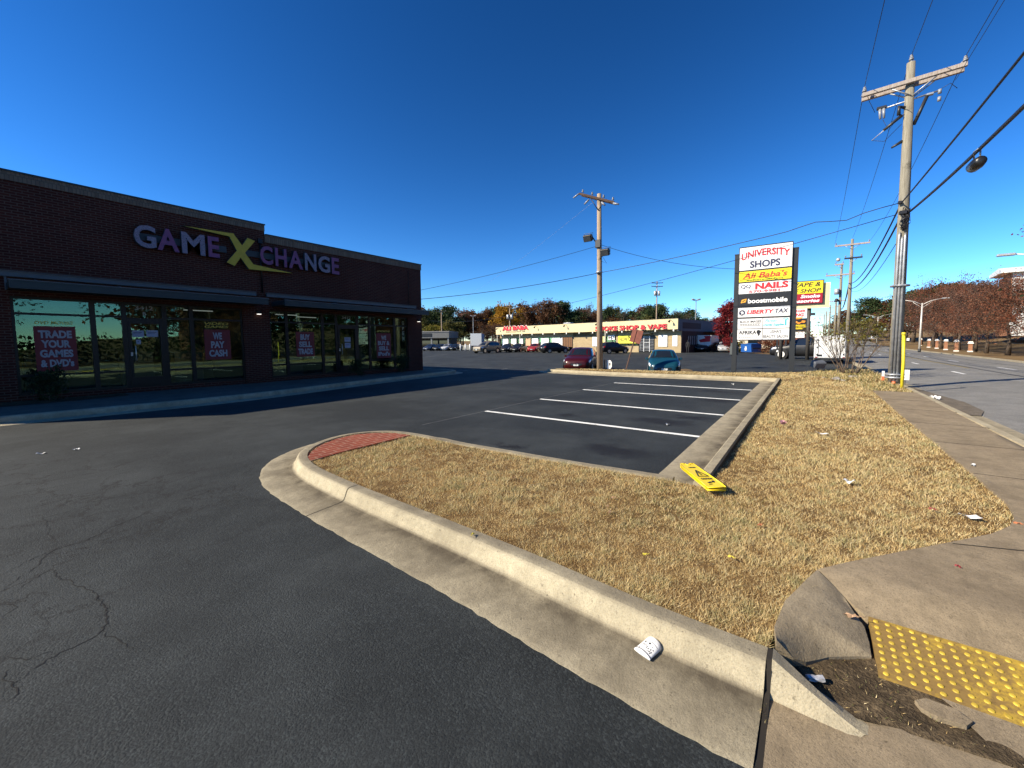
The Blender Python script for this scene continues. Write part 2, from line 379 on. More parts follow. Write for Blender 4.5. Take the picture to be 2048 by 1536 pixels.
def sweep(name, path, prof, mat, parent=None, kind='structure', wob=0.0, **k):
    """prof: (offset to the left of the path, height, dirt)"""
    P = [np.array(p[:2], float) for p in path]; n = len(P); L = len(prof); V = []; F = []; D = []
    for i in range(n):
        a = P[i]-P[i-1] if i else P[1]-P[0]; b = P[i+1]-P[i] if i < n-1 else a
        a = a/np.linalg.norm(a); b = b/np.linalg.norm(b); t = a+b; t = t/np.linalg.norm(t); nl = np.array((-t[1], t[0]))
        s = 1/max(.5, np.dot(nl, np.array((-a[1], a[0]))))
        for j, (o, z, d) in enumerate(prof):
            w = wob*(random.random()-.5) if j == L-2 else 0
            q = P[i]+nl*(o*s+w); V.append((q[0], q[1], z)); D.append(d)
    for i in range(n-1):
        for j in range(L-1): F.append((i*L+j, i*L+j+1, (i+1)*L+j+1, (i+1)*L+j))
    F.append(tuple(range(L))); F.append(tuple((n-1)*L+j for j in range(L-1, -1, -1)))
    b = MB(); b.add(V, F, 0, False); o = b.build(name, mat, parent)
    at = o.data.attributes.new("dirt", 'FLOAT', 'POINT'); at.data.foreach_set("value", D)
    return tag(o, kind=kind, **k)

# ================================================================== the ground
def terrain_mesh():
    xs = list(np.concatenate([np.arange(-120, 80, 20), np.arange(80, 260, 10), [300, 400, 600, 900, 1400]]))
    xs = [-900, -400, -200]+xs
    ys = [-900, -500, -300, -200, -150]+list(np.arange(-120, -10, 7.0))+list(np.arange(-10, 200, 30))+[300, 500, 900]
    V = [(x, y, terrain(x, y)-.06-(.5 if -35 < x < 60 and -2 < y < 120 else 0)) for y in ys for x in xs]; w = len(xs)
    F = [(j*w+i, j*w+i+1, (j+1)*w+i+1, (j+1)*w+i) for j in range(len(ys)-1) for i in range(w-1)]
    b = MB(); b.add(V, F, 0, True); return tag(b.build("ground", M['earth']), kind='structure')
terrain_mesh()
LOT = [(-40, -2.95), (16, -2.95), (46.5, -2.7), (50, .6), (59.8, 6.4), (64, 12.6), (71, 50), (84, 52), (110, 62), (112, 130), (-40, 130)]
lot = sheet("parking_lot", LOT, lot_z, M['lot'], 1.5)
# long drying cracks in the old asphalt at the lower left, laid into the lot as thin dark seams
def crack(pts, w, seed):
    rr = random.Random(seed); P = []
    for a, b in zip(pts[:-1], pts[1:]):
        k = max(3, int((Vector(b)-Vector(a)).length/.022))
        for i in range(k): P.append(Vector(a).lerp(Vector(b), i/k))
    out = []; off = 0
    for i, p in enumerate(P):
        off = off*.72+rr.uniform(-.014, .014); d = (P[min(i+1, len(P)-1)]-P[max(i-1, 0)]); d = Vector((-d.y, d.x)).normalized() if d.length else Vector((0, 1))
        out.append((p+d*off, d, w*rr.uniform(.25, 1.3)*min(1, 3*i/len(P)+.2, 3*(1-i/len(P))+.15)))
    vs = []; fs = []
    for i, (p, d, ww) in enumerate(out): vs += [(p.x+d.x*ww, p.y+d.y*ww, .0022), (p.x-d.x*ww, p.y-d.y*ww, .0022)]
    for i in range(len(out)-1): fs.append((2*i, 2*i+1, 2*i+3, 2*i+2))
    return vs, fs
ck = MB()
CR = [[(0, 1205), (100, 1140), (215, 1255-40), (185, 1262)], [(0, 1388), (95, 1320), (180, 1275), (208, 1258), (222, 1235), (208, 1212), (192, 1190)],
      [(0, 1185), (50, 1150), (110, 1100), (180, 1080), (235, 1050), (300, 1020), (330, 1008)],
      [(208, 1258), (228, 1280), (250, 1296), (270, 1304)], [(110, 1098), (112, 1078), (98, 1060), (82, 1030)],
      [(0, 1065), (40, 1050), (90, 1035), (150, 1020), (200, 1000), (280, 985), (330, 970)], [(0, 1415), (30, 1390), (12, 1350), (25, 1330)],
      [(0, 1240), (20, 1218), (0, 1205)], [(82, 1030), (130, 1005), (200, 985), (260, 960)], [(0, 1150), (60, 1120), (120, 1092)],
      [(0, 1030), (90, 1010), (150, 995)], [(0, 1320), (60, 1315), (110, 1303)], [(330, 1008), (390, 990), (450, 985)], [(0, 990), (80, 980), (170, 962), (240, 950)], [(480, 950), (500, 940), (514, 935)], [(485, 953), (512, 950)]]
for i, c in enumerate(CR): ck.add(*crack([site(*p).xy for p in c], .0035 if i not in (1, 2) else .005, i))
tag(ck.build("lot_crack_seams", paint("crack", (.006, .006, .006), .95)), kind='structure')
PAINTW, nt, p = newmat("road_paint"); v = pos_node(nt)
nt.links.new(mix(nt, ramp(nt, math_(nt, 'ADD', math_(nt, 'MULTIPLY', noise(nt, v, 55, 5, .8), .6), math_(nt, 'MULTIPLY', noise(nt, v, 3, 4), .4)), [(.54, 0), (.60, .75)]), (.80, .80, .77), (.16, .16, .16)), p.inputs['Base Color']); p.inputs['Roughness'].default_value = .75
FADED = paint("faded_paint", (.16, .16, .155), .85, 0, .35, 2)
for i, X in enumerate((7.23, 9.64, 12.34, 15.04)):
    b = MB(); b.box((X-.05, 1.41, .0), (X+.05, 6.06, .004)); tag(b.build("parking_line", PAINTW), kind='structure')
b = MB(); b.box((5.3, 6.06, 0), (15.3, 6.075, .0025)); tag(b.build("chalk_line", FADED), kind='structure')
for (p, q) in [((945, 729), (985, 726.5)), ((985, 731.5), (1015, 727.5)), ((1030, 733.5), (1065, 730)), ((880, 739), (935, 741.5)), ((846, 711.5), (895, 708)), ((885, 703.5), (950, 703)), ((1335, 723), (1352, 717))]:
    A, B = site(*p), site(*q); d = (B-A).normalized(); nn = Vector((-d.y, d.x, 0))*.06
    b = MB(); k = 8; VS = [C_+Vector((0, 0, lot_z(C_.x, C_.y)+.006)) for i in range(k+1) for C_ in (A.lerp(B, i/k)+nn, A.lerp(B, i/k)-nn)]
    b.add(VS, [(2*i, 2*i+1, 2*i+3, 2*i+2) for i in range(k)])
    tag(b.build("faded_line", FADED), kind='structure')
# the street: crowned, climbing away on its far end
def street_z(x, y): return terrain(x, -3)+.004+.10*(1-((y+7.1)/4.2)**2)*sstep(-2.9, -3.6, y)*sstep(-11.6, -10.6, y)
SX = list(np.arange(-40, 260, 4.0)); SY = [-2.95, -3.4, -4.2, -5.2, -6.2, -7.2, -8.2, -9.2, -10.2, -10.9, -11.3]
def bend(x): return -max(0, x-40)*.022
V = [(x, y+bend(x), street_z(x, y)) for y in SY for x in SX]; w = len(SX)
F = [(j*w+i, (j+1)*w+i, (j+1)*w+i+1, j*w+i+1) for j in range(len(SY)-1) for i in range(w-1)]
b = MB(); b.add(V, F, 0, True); tag(b.build("street", M['street']), kind='structure')
def road_mark(x0, x1, y, w, mt, name="lane_dash"):
    b = MB(); k = max(1, int((x1-x0)/4))
    for i in range(k):
        a, c = x0+(x1-x0)*i/k, x0+(x1-x0)*(i+1)/k
        b.add([(a, y-w+bend(a), street_z(a, y-w)+.005), (c, y-w+bend(c), street_z(c, y-w)+.005), (c, y+w+bend(c), street_z(c, y+w)+.005), (a, y+w+bend(a), street_z(a, y+w)+.005)], [(0, 1, 2, 3)])
    tag(b.build(name, mt), kind='structure')
for x in range(-3, 100, 9):
    road_mark(x+1.2, x+3.1, -5.45, .06, PAINTW); road_mark(x+5.5, x+7.8, -8.0, .06, PAINTW)
road_mark(30, 110, -6.62, .05, paint("yellow_road_paint", (.30, .23, .08), .8), "centre_line")
TAR = paint("tar_seam", (.03, .03, .03), .7)
road_mark(-20, 200, -6.8, .05, TAR, "tar_seam"); road_mark(18, 60, -9.3, .03, TAR, "tar_seam")
verge = [(x, -11.3+bend(x)) for x in range(-40, 244, 8)]
KPROF = [(0, .12, 0), (.14, .12, .1), (.17, .0, .5)]
sweep("far_kerb", [(x, y+.16) for x, y in verge if x < 150][::-1], [(0, -.04, .2), (0, .10, .3), (.16, .12, .3), (.18, -.04, 0)], M['kerb'])

# kerb of the grass island, swept round from the near driveway to the far strip
isl = [(2.17, .10), (2.18, .6), (2.21, 1.05), (2.25, 1.54), (2.29, 2.32), (2.32, 3.12), (2.36, 3.86), (2.42, 4.55), (2.52, 5.02), (2.70, 5.40), (2.98, 5.68), (3.35, 5.86), (3.68, 5.88), (3.98, 5.70), (4.15, 5.40), (4.20, 4.9), (4.18, 4.2), (4.22, 3.2), (4.26, 2.26), (4.33, 1.46), (4.36, 1.1)]
ISL = smooth_path(isl, 9)
PROF_BIG = [(-.02, -.1, .3), (0, .150, .62), (.07, .150, .55), (.10, .147, .38), (.118, .135, .05), (.13, .112, .0), (.15, .06, 0), (.163, .038, .3), (.185, .027, 1.0), (.22, .022, 1.0), (.30, .017, .78), (.42, .011, .6), (.50, .005, .5), (.535, .0012, .3), (.54, -.04, .5)]
sweep("island_kerb", ISL, PROF_BIG, M['kerb'], wob=.016)
PROF_LOT = [(-.02, -.1, 0), (0, .165, .35), (.085, .165, .3), (.10, .155, .2), (.115, .05, .5), (.13, .02, 1), (.24, .012, 1), (.40, .008, .5), (.60, .006, .25), (.615, -.04, 0)]
sweep("lot_kerb", [(4.37, .80), (5.2, .80), (8, .80), (12, .795), (16, .79), (18.45, .79)], PROF_LOT, M['kerb'], wob=.02)
strip = smooth_path([(18.46, .78), (18.66, 2.9), (18.5, 5.7), (18.5, 8.0), (18.75, 10.6), (18.95, 11.25), (19.25, 11.3), (19.5, 10.8), (19.7, 8.6), (19.9, 5.9), (20.3, 3.0)], 4)
sweep("strip_kerb", strip, [(-.02, -.1, 0), (0, .15, 0), (.11, .15, .1), (.13, .14, 0), (.16, .03, .4), (.3, .014, .3), (.62, .006, .2), (.64, -.04, 0)], M['kerb'], wob=.02)
# joints in the kerb, thin dark seams
jm = paint("joint_gap", (.02, .016, .012), .95)
for (p, dx, dy) in [((2.345, 3.70), -1, .04), ((4.37, .8), 0, 0), ((8.6, .8), 0, 1), ((12.4, .8), 0, 1)]:
    if dx or dy:
        b = MB(); nx, ny = (0, 1) if dx else (1, 0); w = .004
        prof = PROF_BIG[1:-1] if dx else PROF_LOT[1:-1]
        A = [(p[0]+dx*o, p[1]+dy*o, z+.0015) for o, z, d in prof]
        vs = [(x-nx*w, y-ny*w, z) for x, y, z in A]+[(x+nx*w, y+ny*w, z) for x, y, z in A]; k = len(A)
        b.add(vs, [(i, i+1, k+i+1, k+i) for i in range(k-1)]); tag(b.build("kerb_joint", jm), kind='structure')

# corner ramp: flare, landing, tactile strip, dirt pocket, gutter
def ramp_z(x, y):
    ye = float(np.interp(x, (2.24, 2.34, 2.46, 2.62, 2.78, 2.95, 3.10), (.07, .085, .07, .05, .0, -.05, -.10)))
    yb = float(np.interp(x, (2.24, 2.28, 2.33, 2.39, 2.44, 2.49, 2.53, 2.56, 2.66, 2.77, 2.96, 3.03, 3.10), (.06, -.02, -.06, -.11, -.15, -.21, -.27, -.315, -.315, -.305, -.23, -.17, -.105)))
    zb = .026+.048*min(1, max(0, (x-2.50)/.36))+.083*sstep(2.86, 3.14, x); q = min(1, max(0, (ye-y)/max(.02, ye-yb)))
    return .158-(.158-zb)*q**1.7
sheet("ramp_flare", [(2.24, .07), (2.34, .085), (2.46, .07), (2.62, .05), (2.78, .0), (2.95, -.05), (3.10, -.10), (3.03, -.165), (2.96, -.225), (2.86, -.265), (2.77, -.30), (2.66, -.31), (2.56, -.31), (2.53, -.26), (2.49, -.20), (2.44, -.14), (2.39, -.10), (2.33, -.05), (2.28, .0)], ramp_z, M['ramp'], .022, thick=.12, smooth=True)
WALK = [(2.872, -.312), (2.955, -.235), (3.12, -.105), (3.34, -.27), (3.7, -.56), (4.08, -.87), (4.43, -1.15), (4.70, -1.31), (4.95, -1.40), (5.3, -1.46), (6.2, -1.48), (9, -1.49), (12, -1.51), (15.25, -1.54), (15.22, -2.42), (2.872, -2.42)]
sheet("pavement", WALK, lambda x, y: .074+.081*sstep(2.86, 3.14, x), M['walk'], .11, thick=.1, smooth=True)
for X in (6.35, 8.05, 9.75, 11.5, 13.2):
    b = MB(); b.box((X-.006, -2.42, .15), (X+.006, -1.49, .157)); tag(b.build("pavement_joint", jm), kind='structure')
b = MB(); b.add([(4.05, -.88, .158), (4.06, -.875, .158), (4.62, -2.42, .158), (4.605, -2.42, .158)], [(0, 1, 2, 3)]); tag(b.build("pavement_joint", jm), kind='structure')
sheet("ramp_gutter", [(1.655, .078), (2.02, .078), (2.03, -.16), (2.10, -.19), (2.16, -.36), (2.20, -.55), (2.24, -.75), (2.3, -1.1), (2.42, -2.4), (1.62, -2.4), (1.62, -.6)], lambda x, y: .007+.012*sstep(1.8, 2.2, x), M['walk'], .2, thick=.05)
b = MB(); jp = [(1.64, .0095), (1.80, .0125), (1.95, .0215), (2.0, .031), (2.03, .045), (2.052, .125), (2.07, .1465), (2.09, .1545), (2.17, .1545)]
b.add([(x, .0785, z-.004) for i, (x, z) in enumerate(jp)]+[(x, .0995, z-.004) for i, (x, z) in enumerate(jp)], [(i, i+1, 10+i, 9+i) for i in range(8)]); tag(b.build("expansion_joint", paint("joint_dirt", (.018, .014, .010), .95)), kind='structure')
b = MB(); V = []; k = 8
for i in range(k+1):                         # the kerb end that runs down to the gutter
    t = i/k; h = .15*(1-t)**1.15+.018; y = .078-.30*t; xs = (2.02-.01*t, 2.045-.012*t-.0*t, 2.075-.03*t, 2.16-.10*t, 2.215-.10*t, 2.235-.10*t)
    V += [(xs[0], y, .012), (xs[1], y-.01*t, .012+.5*(h-.012)), (xs[2], y-.02*t, h), (xs[3], y-.035*t, h-.004), (xs[4], y-.05*t, .012+.35*(h-.012)), (xs[5], y-.05*t, .0)]
F = [(i*6+j, i*6+j+1, i*6+j+7, i*6+j+6) for i in range(k) for j in range(5)]+[(0, 5, 4, 3, 2, 1)]
b.add(V, F, 0, False); tag(b.build("kerb_end", M['kerb']), kind='structure')
sheet("dirt_pocket", [(2.10, .06), (2.26, .06), (2.40, -.06), (2.55, -.2), (2.62, -.30), (2.60, -.36), (2.455, -.36), (2.455, -.53), (2.40, -.575), (2.33, -.60), (2.245, -.82), (2.215, -.78), (2.15, -.36), (2.10, -.19)], lambda x, y: .022+.008*math.sin(x*23)*math.cos(y*19), M['dirt'], .03)
sheet("ramp_slab", [(2.452, -.52), (2.452, -2.42), (2.25, -2.42), (2.212, -.72), (2.25, -.635), (2.33, -.59), (2.40, -.562)], lambda x, y: .026+.02*max(0, x-2.25), M['walk'], .1)
sheet("ramp_slab", [(2.345, -.43), (2.385, -.47), (2.385, -.56), (2.345, -.60), (2.305, -.575), (2.295, -.49), (2.31, -.445)], lambda x, y: .040+.02*max(0, x-2.3), M['walk'], .05, thick=.03)
# ---- tactile warning strip: yellow paint worn off between the domes
TY, nt, p = newmat("worn_yellow_tactile"); v = pos_node(nt); s_ = N(nt, "ShaderNodeSeparateXYZ"); nt.links.new(v, s_.inputs[0])
far = ramp(nt, math_(nt, 'MULTIPLY', s_.outputs[1], -1.0), [(.30, .0), (1.0, .55)])
wear = math_(nt, 'ADD', noise(nt, v, 11, 6, .75), math_(nt, 'MULTIPLY', far, .35))
c = mix(nt, ramp(nt, wear, [(.55, 0), (.78, 1)]), (.24, .15, .04), (.53, .35, .03))
c = mix(nt, ramp(nt, noise(nt, v, 45, 4, .7), [(.3, .5), (.5, 0)]), c, (.09, .055, .02))
nt.links.new(c, p.inputs['Base Color']); p.inputs['Roughness'].default_value = .8
DOME = paint("tactile_dome", (.52, .365, .04), .6, 0, .3, 30)
tac = thing("tactile_paving", "yellow tactile warning strip of raised domes set in the corner ramp", "tactile paving", (2.445, -.325, .026))
tz = lambda x: .045*x/.425
b = MB(); LW = 1.8; TW_ = .425
b.add([(0, 0, .004), (TW_, 0, tz(TW_)+.004), (TW_, -LW, tz(TW_)+.004), (0, -LW, .004), (0, 0, -.03), (TW_, 0, tz(TW_)-.04), (TW_, -LW, tz(TW_)-.04), (0, -LW, -.03)], [(3, 2, 1, 0), (0, 1, 5, 4), (1, 2, 6, 5), (3, 0, 4, 7)])
b.build("plate", TY, tac)
b = MB()
for i in range(9):
    for j in range(36):
        x = .026+i*.0465+.001*math.sin(j); y = -.028-j*.047
        if y < -LW+.03: continue
        z = tz(x)+.004; vs = []; n = 10
        for (r, h) in ((.0115, 0), (.0098, .0036), (.0056, .0047)):
            for q in range(n): vs.append((x+r*math.cos(2*math.pi*q/n), y+r*math.sin(2*math.pi*q/n), z+h+tz(r*math.cos(2*math.pi*q/n))))
        fs = [(k*n+q, k*n+(q+1) % n, (k+1)*n+(q+1) % n, (k+1)*n+q) for k in range(2) for q in range(n)]+[tuple(2*n+q for q in range(n))]
        b.add(vs, fs, 0, False)
b.build("domes", DOME, tac, kind='stuff')
# street-side kerb and gutter beside the pavement
sk = [(40, -2.42), (24, -2.42), (15.3, -2.42), (9, -2.42), (4, -2.42)]
sweep("street_kerb", sk, [(-.02, -.1, 0), (0, .148, .1), (.11, .148, .1), (.15, .05, .3), (.17, .015, .9), (.36, .010, .6), (.54, .008, .3), (.56, -.05, 0)], M['kerb'], wob=.05)
# dry leaf dirt lying in the street gutter
sheet("gutter_dirt", [site(*q).xy for q in [(1826, 776), (1850, 783), (1890, 795), (1930, 806), (1968, 824), (1962, 834), (1935, 832), (1900, 822), (1872, 806), (1850, 796), (1832, 786)]], .022, m_ground("leaf_dirt", [(.3, (.09, .08, .065)), (.5, (.17, .145, .115)), (.7, (.26, .22, .17))], 5, .8, 40))

# ---- island earth, brick corner, turf
back = [(19.9, 5.9), (20.3, 3.0), (20.9, 1.6), (21.9, .35), (23.4, -.4), (25.5, -1.4), (26, -2.42)]
EARTH = [(2.2, .10)]+[tuple(p) for p in ISL[1::4]]+[(4.37, .80), (18.46, .79), (18.66, 2.9), (18.5, 5.7), (18.5, 8.0), (18.75, 10.6), (19.1, 11.2), (19.5, 10.8), (19.7, 8.6)]+back+[(15.22, -2.42), (15.25, -1.54), (12, -1.51), (6.2, -1.48), (5.3, -1.46), (4.95, -1.40), (4.70, -1.31), (4.08, -.87), (3.34, -.27), (3.12, -.10), (2.95, -.05), (2.78, .0), (2.46, .07)]
def soil_z(x, y):
    z = .125-.05*sstep(4.5, 5.5, x)*sstep(-.6, .7, y)*sstep(18.4, 17.8, x)
    z += .05*sstep(18.3, 19.2, x)*sstep(12, 9, y)
    return z+.008*math.sin(x*3.1+y*1.7)*math.sin(y*4.3-x*1.1)
sheet("island_earth", EARTH, soil_z, M['soil'], .22)
BR = [(2.50, 4.98), (2.58, 5.18), (2.76, 5.42), (3.02, 5.65), (3.36, 5.82), (3.68, 5.84), (3.94, 5.67), (4.11, 5.38), (4.16, 5.06), (3.4, 5.05), (2.96, 5.04)]
sheet("brick_paving", BR, .147, M['paver'], thick=.05)

def turf(name, poly, holes, dens, zoff=0.0, hgt=.045, green=0.0, label=None, seed=3):
    g = np.random.default_rng(seed); P = np.array(poly); lo, hi = P.min(0), P.max(0)
    pts = []
    for gx in np.arange(lo[0], hi[0], .5):
        for gy in np.arange(lo[1], hi[1], .5):
            dd = max(1.9, math.hypot(gx+.25, gy+.25)); k = int(.25*min(dens, dens*(2.6/dd)**1.75))
            pts.append(np.c_[gx+g.random(k)*.5, gy+g.random(k)*.5])
    Q = np.concatenate(pts); keep = inpoly(Q, P)
    for h in holes: keep &= ~inpoly(Q, np.array(h))
    Q = Q[keep]; n = len(Q); x, y = Q[:, 0], Q[:, 1]
    def wav(k, f):
        r_ = np.random.default_rng(k); o = 0
        for _ in range(9): a_, fr, ph = r_.random()*6.28, f*(.5+1.2*r_.random()), r_.random()*6.28; o = o+np.sin((x*np.cos(a_)+y*np.sin(a_))*fr*6.28+ph)
        return o/2.4
    patch = wav(1, .55); fine = wav(2, 3.2); bare = wav(4, 1.6)+.5*wav(5, 5)
    kp = g.random(n) < np.clip(1.9-bare*.55, .3, 1)
    x, y, patch, fine, Q = x[kp], y[kp], patch[kp], fine[kp], Q[kp]; n = len(x)
    z = np.array([soil_z(a, c) for a, c in Q])-.006+zoff
    dist = np.hypot(x, y); h = hgt*(.55+.75*g.random(n))*np.clip(1+.15*patch+.15*fine, .3, 2); w = .0012*(dist/2.3)**.9*(.7+.6*g.random(n))
    h = h*np.clip((dist/6)**.25, .85, 1.2)
    az = g.random(n)*2*np.pi; ln = h*(.25+1.5*g.random(n)**1.4); rot = g.random(n)*2*np.pi
    dx, dy = np.cos(rot)*w, np.sin(rot)*w
    V = np.empty((n, 3, 3), np.float32)
    V[:, 0] = np.c_[x-dx, y-dy, z]; V[:, 1] = np.c_[x+dx, y+dy, z]; V[:, 2] = np.c_[x+np.cos(az)*ln, y+np.sin(az)*ln, z+h]
    me = bpy.data.meshes.new(name); me.vertices.add(n*3); me.loops.add(n*3); me.polygons.add(n)
    me.vertices.foreach_set("co", V.ravel()); me.loops.foreach_set("vertex_index", np.arange(n*3, dtype=np.int32))
    me.polygons.foreach_set("loop_start", np.arange(0, n*3, 3, dtype=np.int32)); me.polygons.foreach_set("loop_total", np.full(n, 3, np.int32))
    t = np.clip(.52+.05*patch+.11*fine+g.normal(0, .20, n), 0, .80)
    gp = np.clip((wav(8, .35)[kp] if False else np.sin(x*1.1+.5)*np.sin(y*1.7+x*.6+1.0))-.35, 0, 1)*.22+green
    t = np.where(g.random(n) < gp, .86+.14*g.random(n), t)
    at = me.attributes.new("tint", 'FLOAT', 'FACE'); at.data.foreach_set("value", t.astype(np.float32))
    me.materials.append(TURF); me.update(); me.validate()
    o = bpy.data.objects.new(name, me); link(o); return tag(o, label, "grass", None, 'stuff')
TURF = m_leaf("dry_turf", [(.09, .050, .020), (.31, .19, .072), (.60, .41, .17), (.79, .59, .275), (.88, .74, .43), (.20, .20, .06), (.11, .13, .035)], .28)
NEAR = [p for p in EARTH]
turf("dry_grass", EARTH, [BR, [(15.3, -2.42), (26, -2.42), (25.5, -1.4), (23.4, -.4), (21.2, .3), (18, -1.0), (15.3, -1.54)]], 27000, 0, .033, 0, "dry straw coloured turf covering the kerbed island")
turf("weedy_grass", [(15.3, -2.38), (25.8, -2.38), (25.4, -1.5), (23.3, -.5), (21.2, .3), (18, -1.0), (15.3, -1.5)], [], 15000, 0, .07, .30, "rough greenish grass around the utility pole and shrub", 5)
turf("dirt_straw", [(2.12, .05), (2.25, .05), (2.40, -.07), (2.55, -.22), (2.60, -.34), (2.44, -.37), (2.34, -.52), (2.24, -.72), (2.17, -.5), (2.12, -.19)], [], 1500, -.092, .010, .3, "sparse straw and weeds in the dirt pocket by the ramp", 9)
turf("joint_weeds", [(1.86, .085), (2.10, .085), (2.10, .115), (1.86, .115)], [], 5000, -.10, .02, .35, "small weeds growing in the gutter joint", 10)

# ================================================================== the brick shop building on the left
def inworld(o, t):
    o.location = -t.location if t else (0, 0, 0); return o
def wchild(b, name, mats, t, **k):
    """part whose shape is given in site coordinates; t an unrotated thing"""
    o = b.build(name, mats, t, **k); r = t
    off = Vector(t.location)
    while r.parent: r = r.parent; off += Vector(r.location)
    o.location = -off; return o
def wtext(txt, mat, t, centre, right, up, **k):
    o = lettering(txt, mat, t, centre, right, up, **k)
    off = Vector(t.location); r = t
    while r.parent: r = r.parent; off += Vector(r.location)
    o.location = -off; return o
XR, UZ = (1, 0, 0), (0, 0, 1)
shop = thing("brick_shop", "dark red brick shop with two storefronts, in its own shade", "building", (5.5, 17, 0))
FY = 17.0
b = MB()
b.box((-3.9, FY, -.05), (.88, FY+.3, 2.96)); b.box((6.32, FY, -.05), (7.24, FY+.3, 2.96)); b.box((14.02, FY, -.05), (14.97, FY+.3, 2.96))
b.box((.88, FY+.04, -.05), (6.32, FY+.3, .30)); b.box((7.24, FY+.04, -.05), (14.02, FY+.3, .30))
b.box((-3.9, FY, 2.96), (7.2, FY+.3, 5.94)); b.box((7.2, FY, 2.96), (14.97, FY+.3, 5.53))
b.box((14.67, FY+.3, -.05), (14.97, 42, 5.53)); b.box((-3.9, FY+.3, -.05), (-3.6, 42, 5.94)); b.box((-3.6, 41.7, -.05), (14.67, 42, 5.53))
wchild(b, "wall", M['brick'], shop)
b = MB(); b.box((-3.6, FY+.3, 5.2), (14.67, 41.7, 5.3)); b.box((-3.6, FY+.3, 3.2), (14.67, 41.7, 3.3)); wchild(b, "roof", DARKM, shop)
b = MB()
b.box((-3.92, FY-.03, 5.94), (7.22, FY+.3, 6.17)); b.box((7.222, FY-.03, 5.53), (14.99, FY+.3, 5.81)); b.box((7.19, FY+.0, 5.53), (7.22, FY+.3, 5.94))
b.box((14.67, FY+.3, 5.53), (14.99, 42, 5.81)); b.box((-3.92, FY+.3, 5.94), (-3.6, 42, 6.17))
wchild(b, "brick_course", M['soldier'], shop)
b = MB(); b.box((-3.95, FY-.055, 6.17), (7.245, FY+.33, 6.21)); b.box((7.245, FY-.055, 5.81), (15.02, FY+.33, 5.85)); b.box((14.64, FY+.33, 5.81), (15.02, 42, 5.85))
wchild(b, "coping", TEAL, shop)
STEEL = paint("canopy_grey", (.10, .115, .12), .5, .3, .1)
for (x0, x1, s0, s1) in ((.84, 6.77, -.6, 6.78), (7.34, 14.5, 7.15, 14.53)):
    b = MB(); b.box((s0, FY-.10, 3.45), (s1, FY-.002, 3.6)); b.box((s0, FY-.14, 3.585), (s1, FY-.10, 3.6))
    wchild(b, "wall_trim", STEEL, shop)
    b = MB(); b.box((x0, 15.9, 3.06), (x1, 15.94, 3.26)); b.box((x0-.02, 15.88, 3.26), (x1+.02, 16.0, 3.285), 1); b.box((x0, 15.94, 3.1), (x1, FY-.002, 3.16))
    for xx in (x0, x1-.04): b.box((xx, 15.94, 3.16), (xx+.04, FY-.002, 3.26))
    can = wchild(b, "canopy", [TEAL, STEEL], shop)
    for k in range(4):
        xx = x0+.5+k*(x1-x0-1)/3; b = MB(); b.tube([(xx, FY-.01, 3.42), (xx, 16.1, 3.27)], .018, 6); b.build("tie_rod", STEEL, can)
b = MB(); b.tube([(7.02, FY-.05, 3.6), (7.02, FY-.05, 5.5)], .03, 8); b.box((6.95, FY-.09, 5.45), (7.1, FY-.002, 5.62)); wchild(b, "downpipe", FRAME, shop)
b = MB(); b.tube([(14.1, FY-.03, 3.62), (14.1, FY-.03, 5.4)], .012, 6); wchild(b, "downpipe", FRAME, shop)
b = MB(); b.box((.82, FY-.06, 3.1), (.86, FY-.002, 3.5)); b.box((.62, FY-.05, 3.1), (.66, FY-.002, 3.42)); wchild(b, "bracket", STEEL, shop)
LAMP = paint("lit_lamp", (1, .95, .85), .4, emit=1.2)
for x in (6.85, 14.7):
    b = MB(); b.bbox((x, FY-.07, 2.84), (.16, .14, .12), bev=.02); lm_ = wchild(b, "wall_lamp", FRAME, shop)
    b = MB(); b.box((x-.06, FY-.125, 2.762), (x+.06, FY-.02, 2.778)); b.build("lit_lens", LAMP, lm_)
# storefront bays: frame, panes, doors
def bay(name, x0, x1, hs, door=False):
    fr = MB(); y0, y1 = FY+.06, FY+.15
    ver = 1 if not door else 0
    for xx in (x0, x1-.06): fr.box((xx, y0, .30), (xx+.06, y1, 2.96))
    for h in hs: fr.box((x0+.06, y0+.002, h-.03), (x1-.06, y1-.002, h+.03))
    fr.box((x0+.06, y0+.002, .30), (x1-.06, y1-.002, .37)); fr.box((x0+.06, y0+.002, 2.89), (x1-.06, y1-.002, 2.96))
    if door:
        for xx in (x0+.06, x1-.14): fr.box((xx, y0-.02, .37), (xx+.08, y1-.03, 2.42))
        fr.box((x0+.14, y0-.02, .37), (x1-.14, y1-.03, .62)); fr.box((x0+.14, y0-.02, 2.30), (x1-.14, y1-.03, 2.42))
    f = wchild(fr, name, FRAME, shop)
    levels = [.37]+sorted(hs)+[2.89]
    for a, c in zip(levels[:-1], levels[1:]):
        g = MB(); lo_ = a+.03 if a > .4 else a; hi_ = c-.03 if c < 2.85 else c
        tilt = random.uniform(-.006, .006); t2 = random.uniform(-.004, .004)
        X0, X1, Y = x0+.06, x1-.06, FY+.10
        g.add([(X0, Y+tilt, lo_), (X1, Y-tilt, lo_), (X1, Y-tilt+t2, hi_), (X0, Y+tilt+t2, hi_)], [(0, 1, 2, 3)])
        o = g.build("pane", M['pane'], f)
    if door:
        g = MB(); g.tube([(x0+.2, FY+.0, 1.15), (x0+.2, FY-.02, 1.15), (x0+.2, FY-.02, 1.6), (x0+.2, FY, 1.6)], .014, 8); g.bbox((x0+.11, FY+.03, 1.35), (.05, .04, .12), bev=.005)
        g.build("handle", GALV, f)
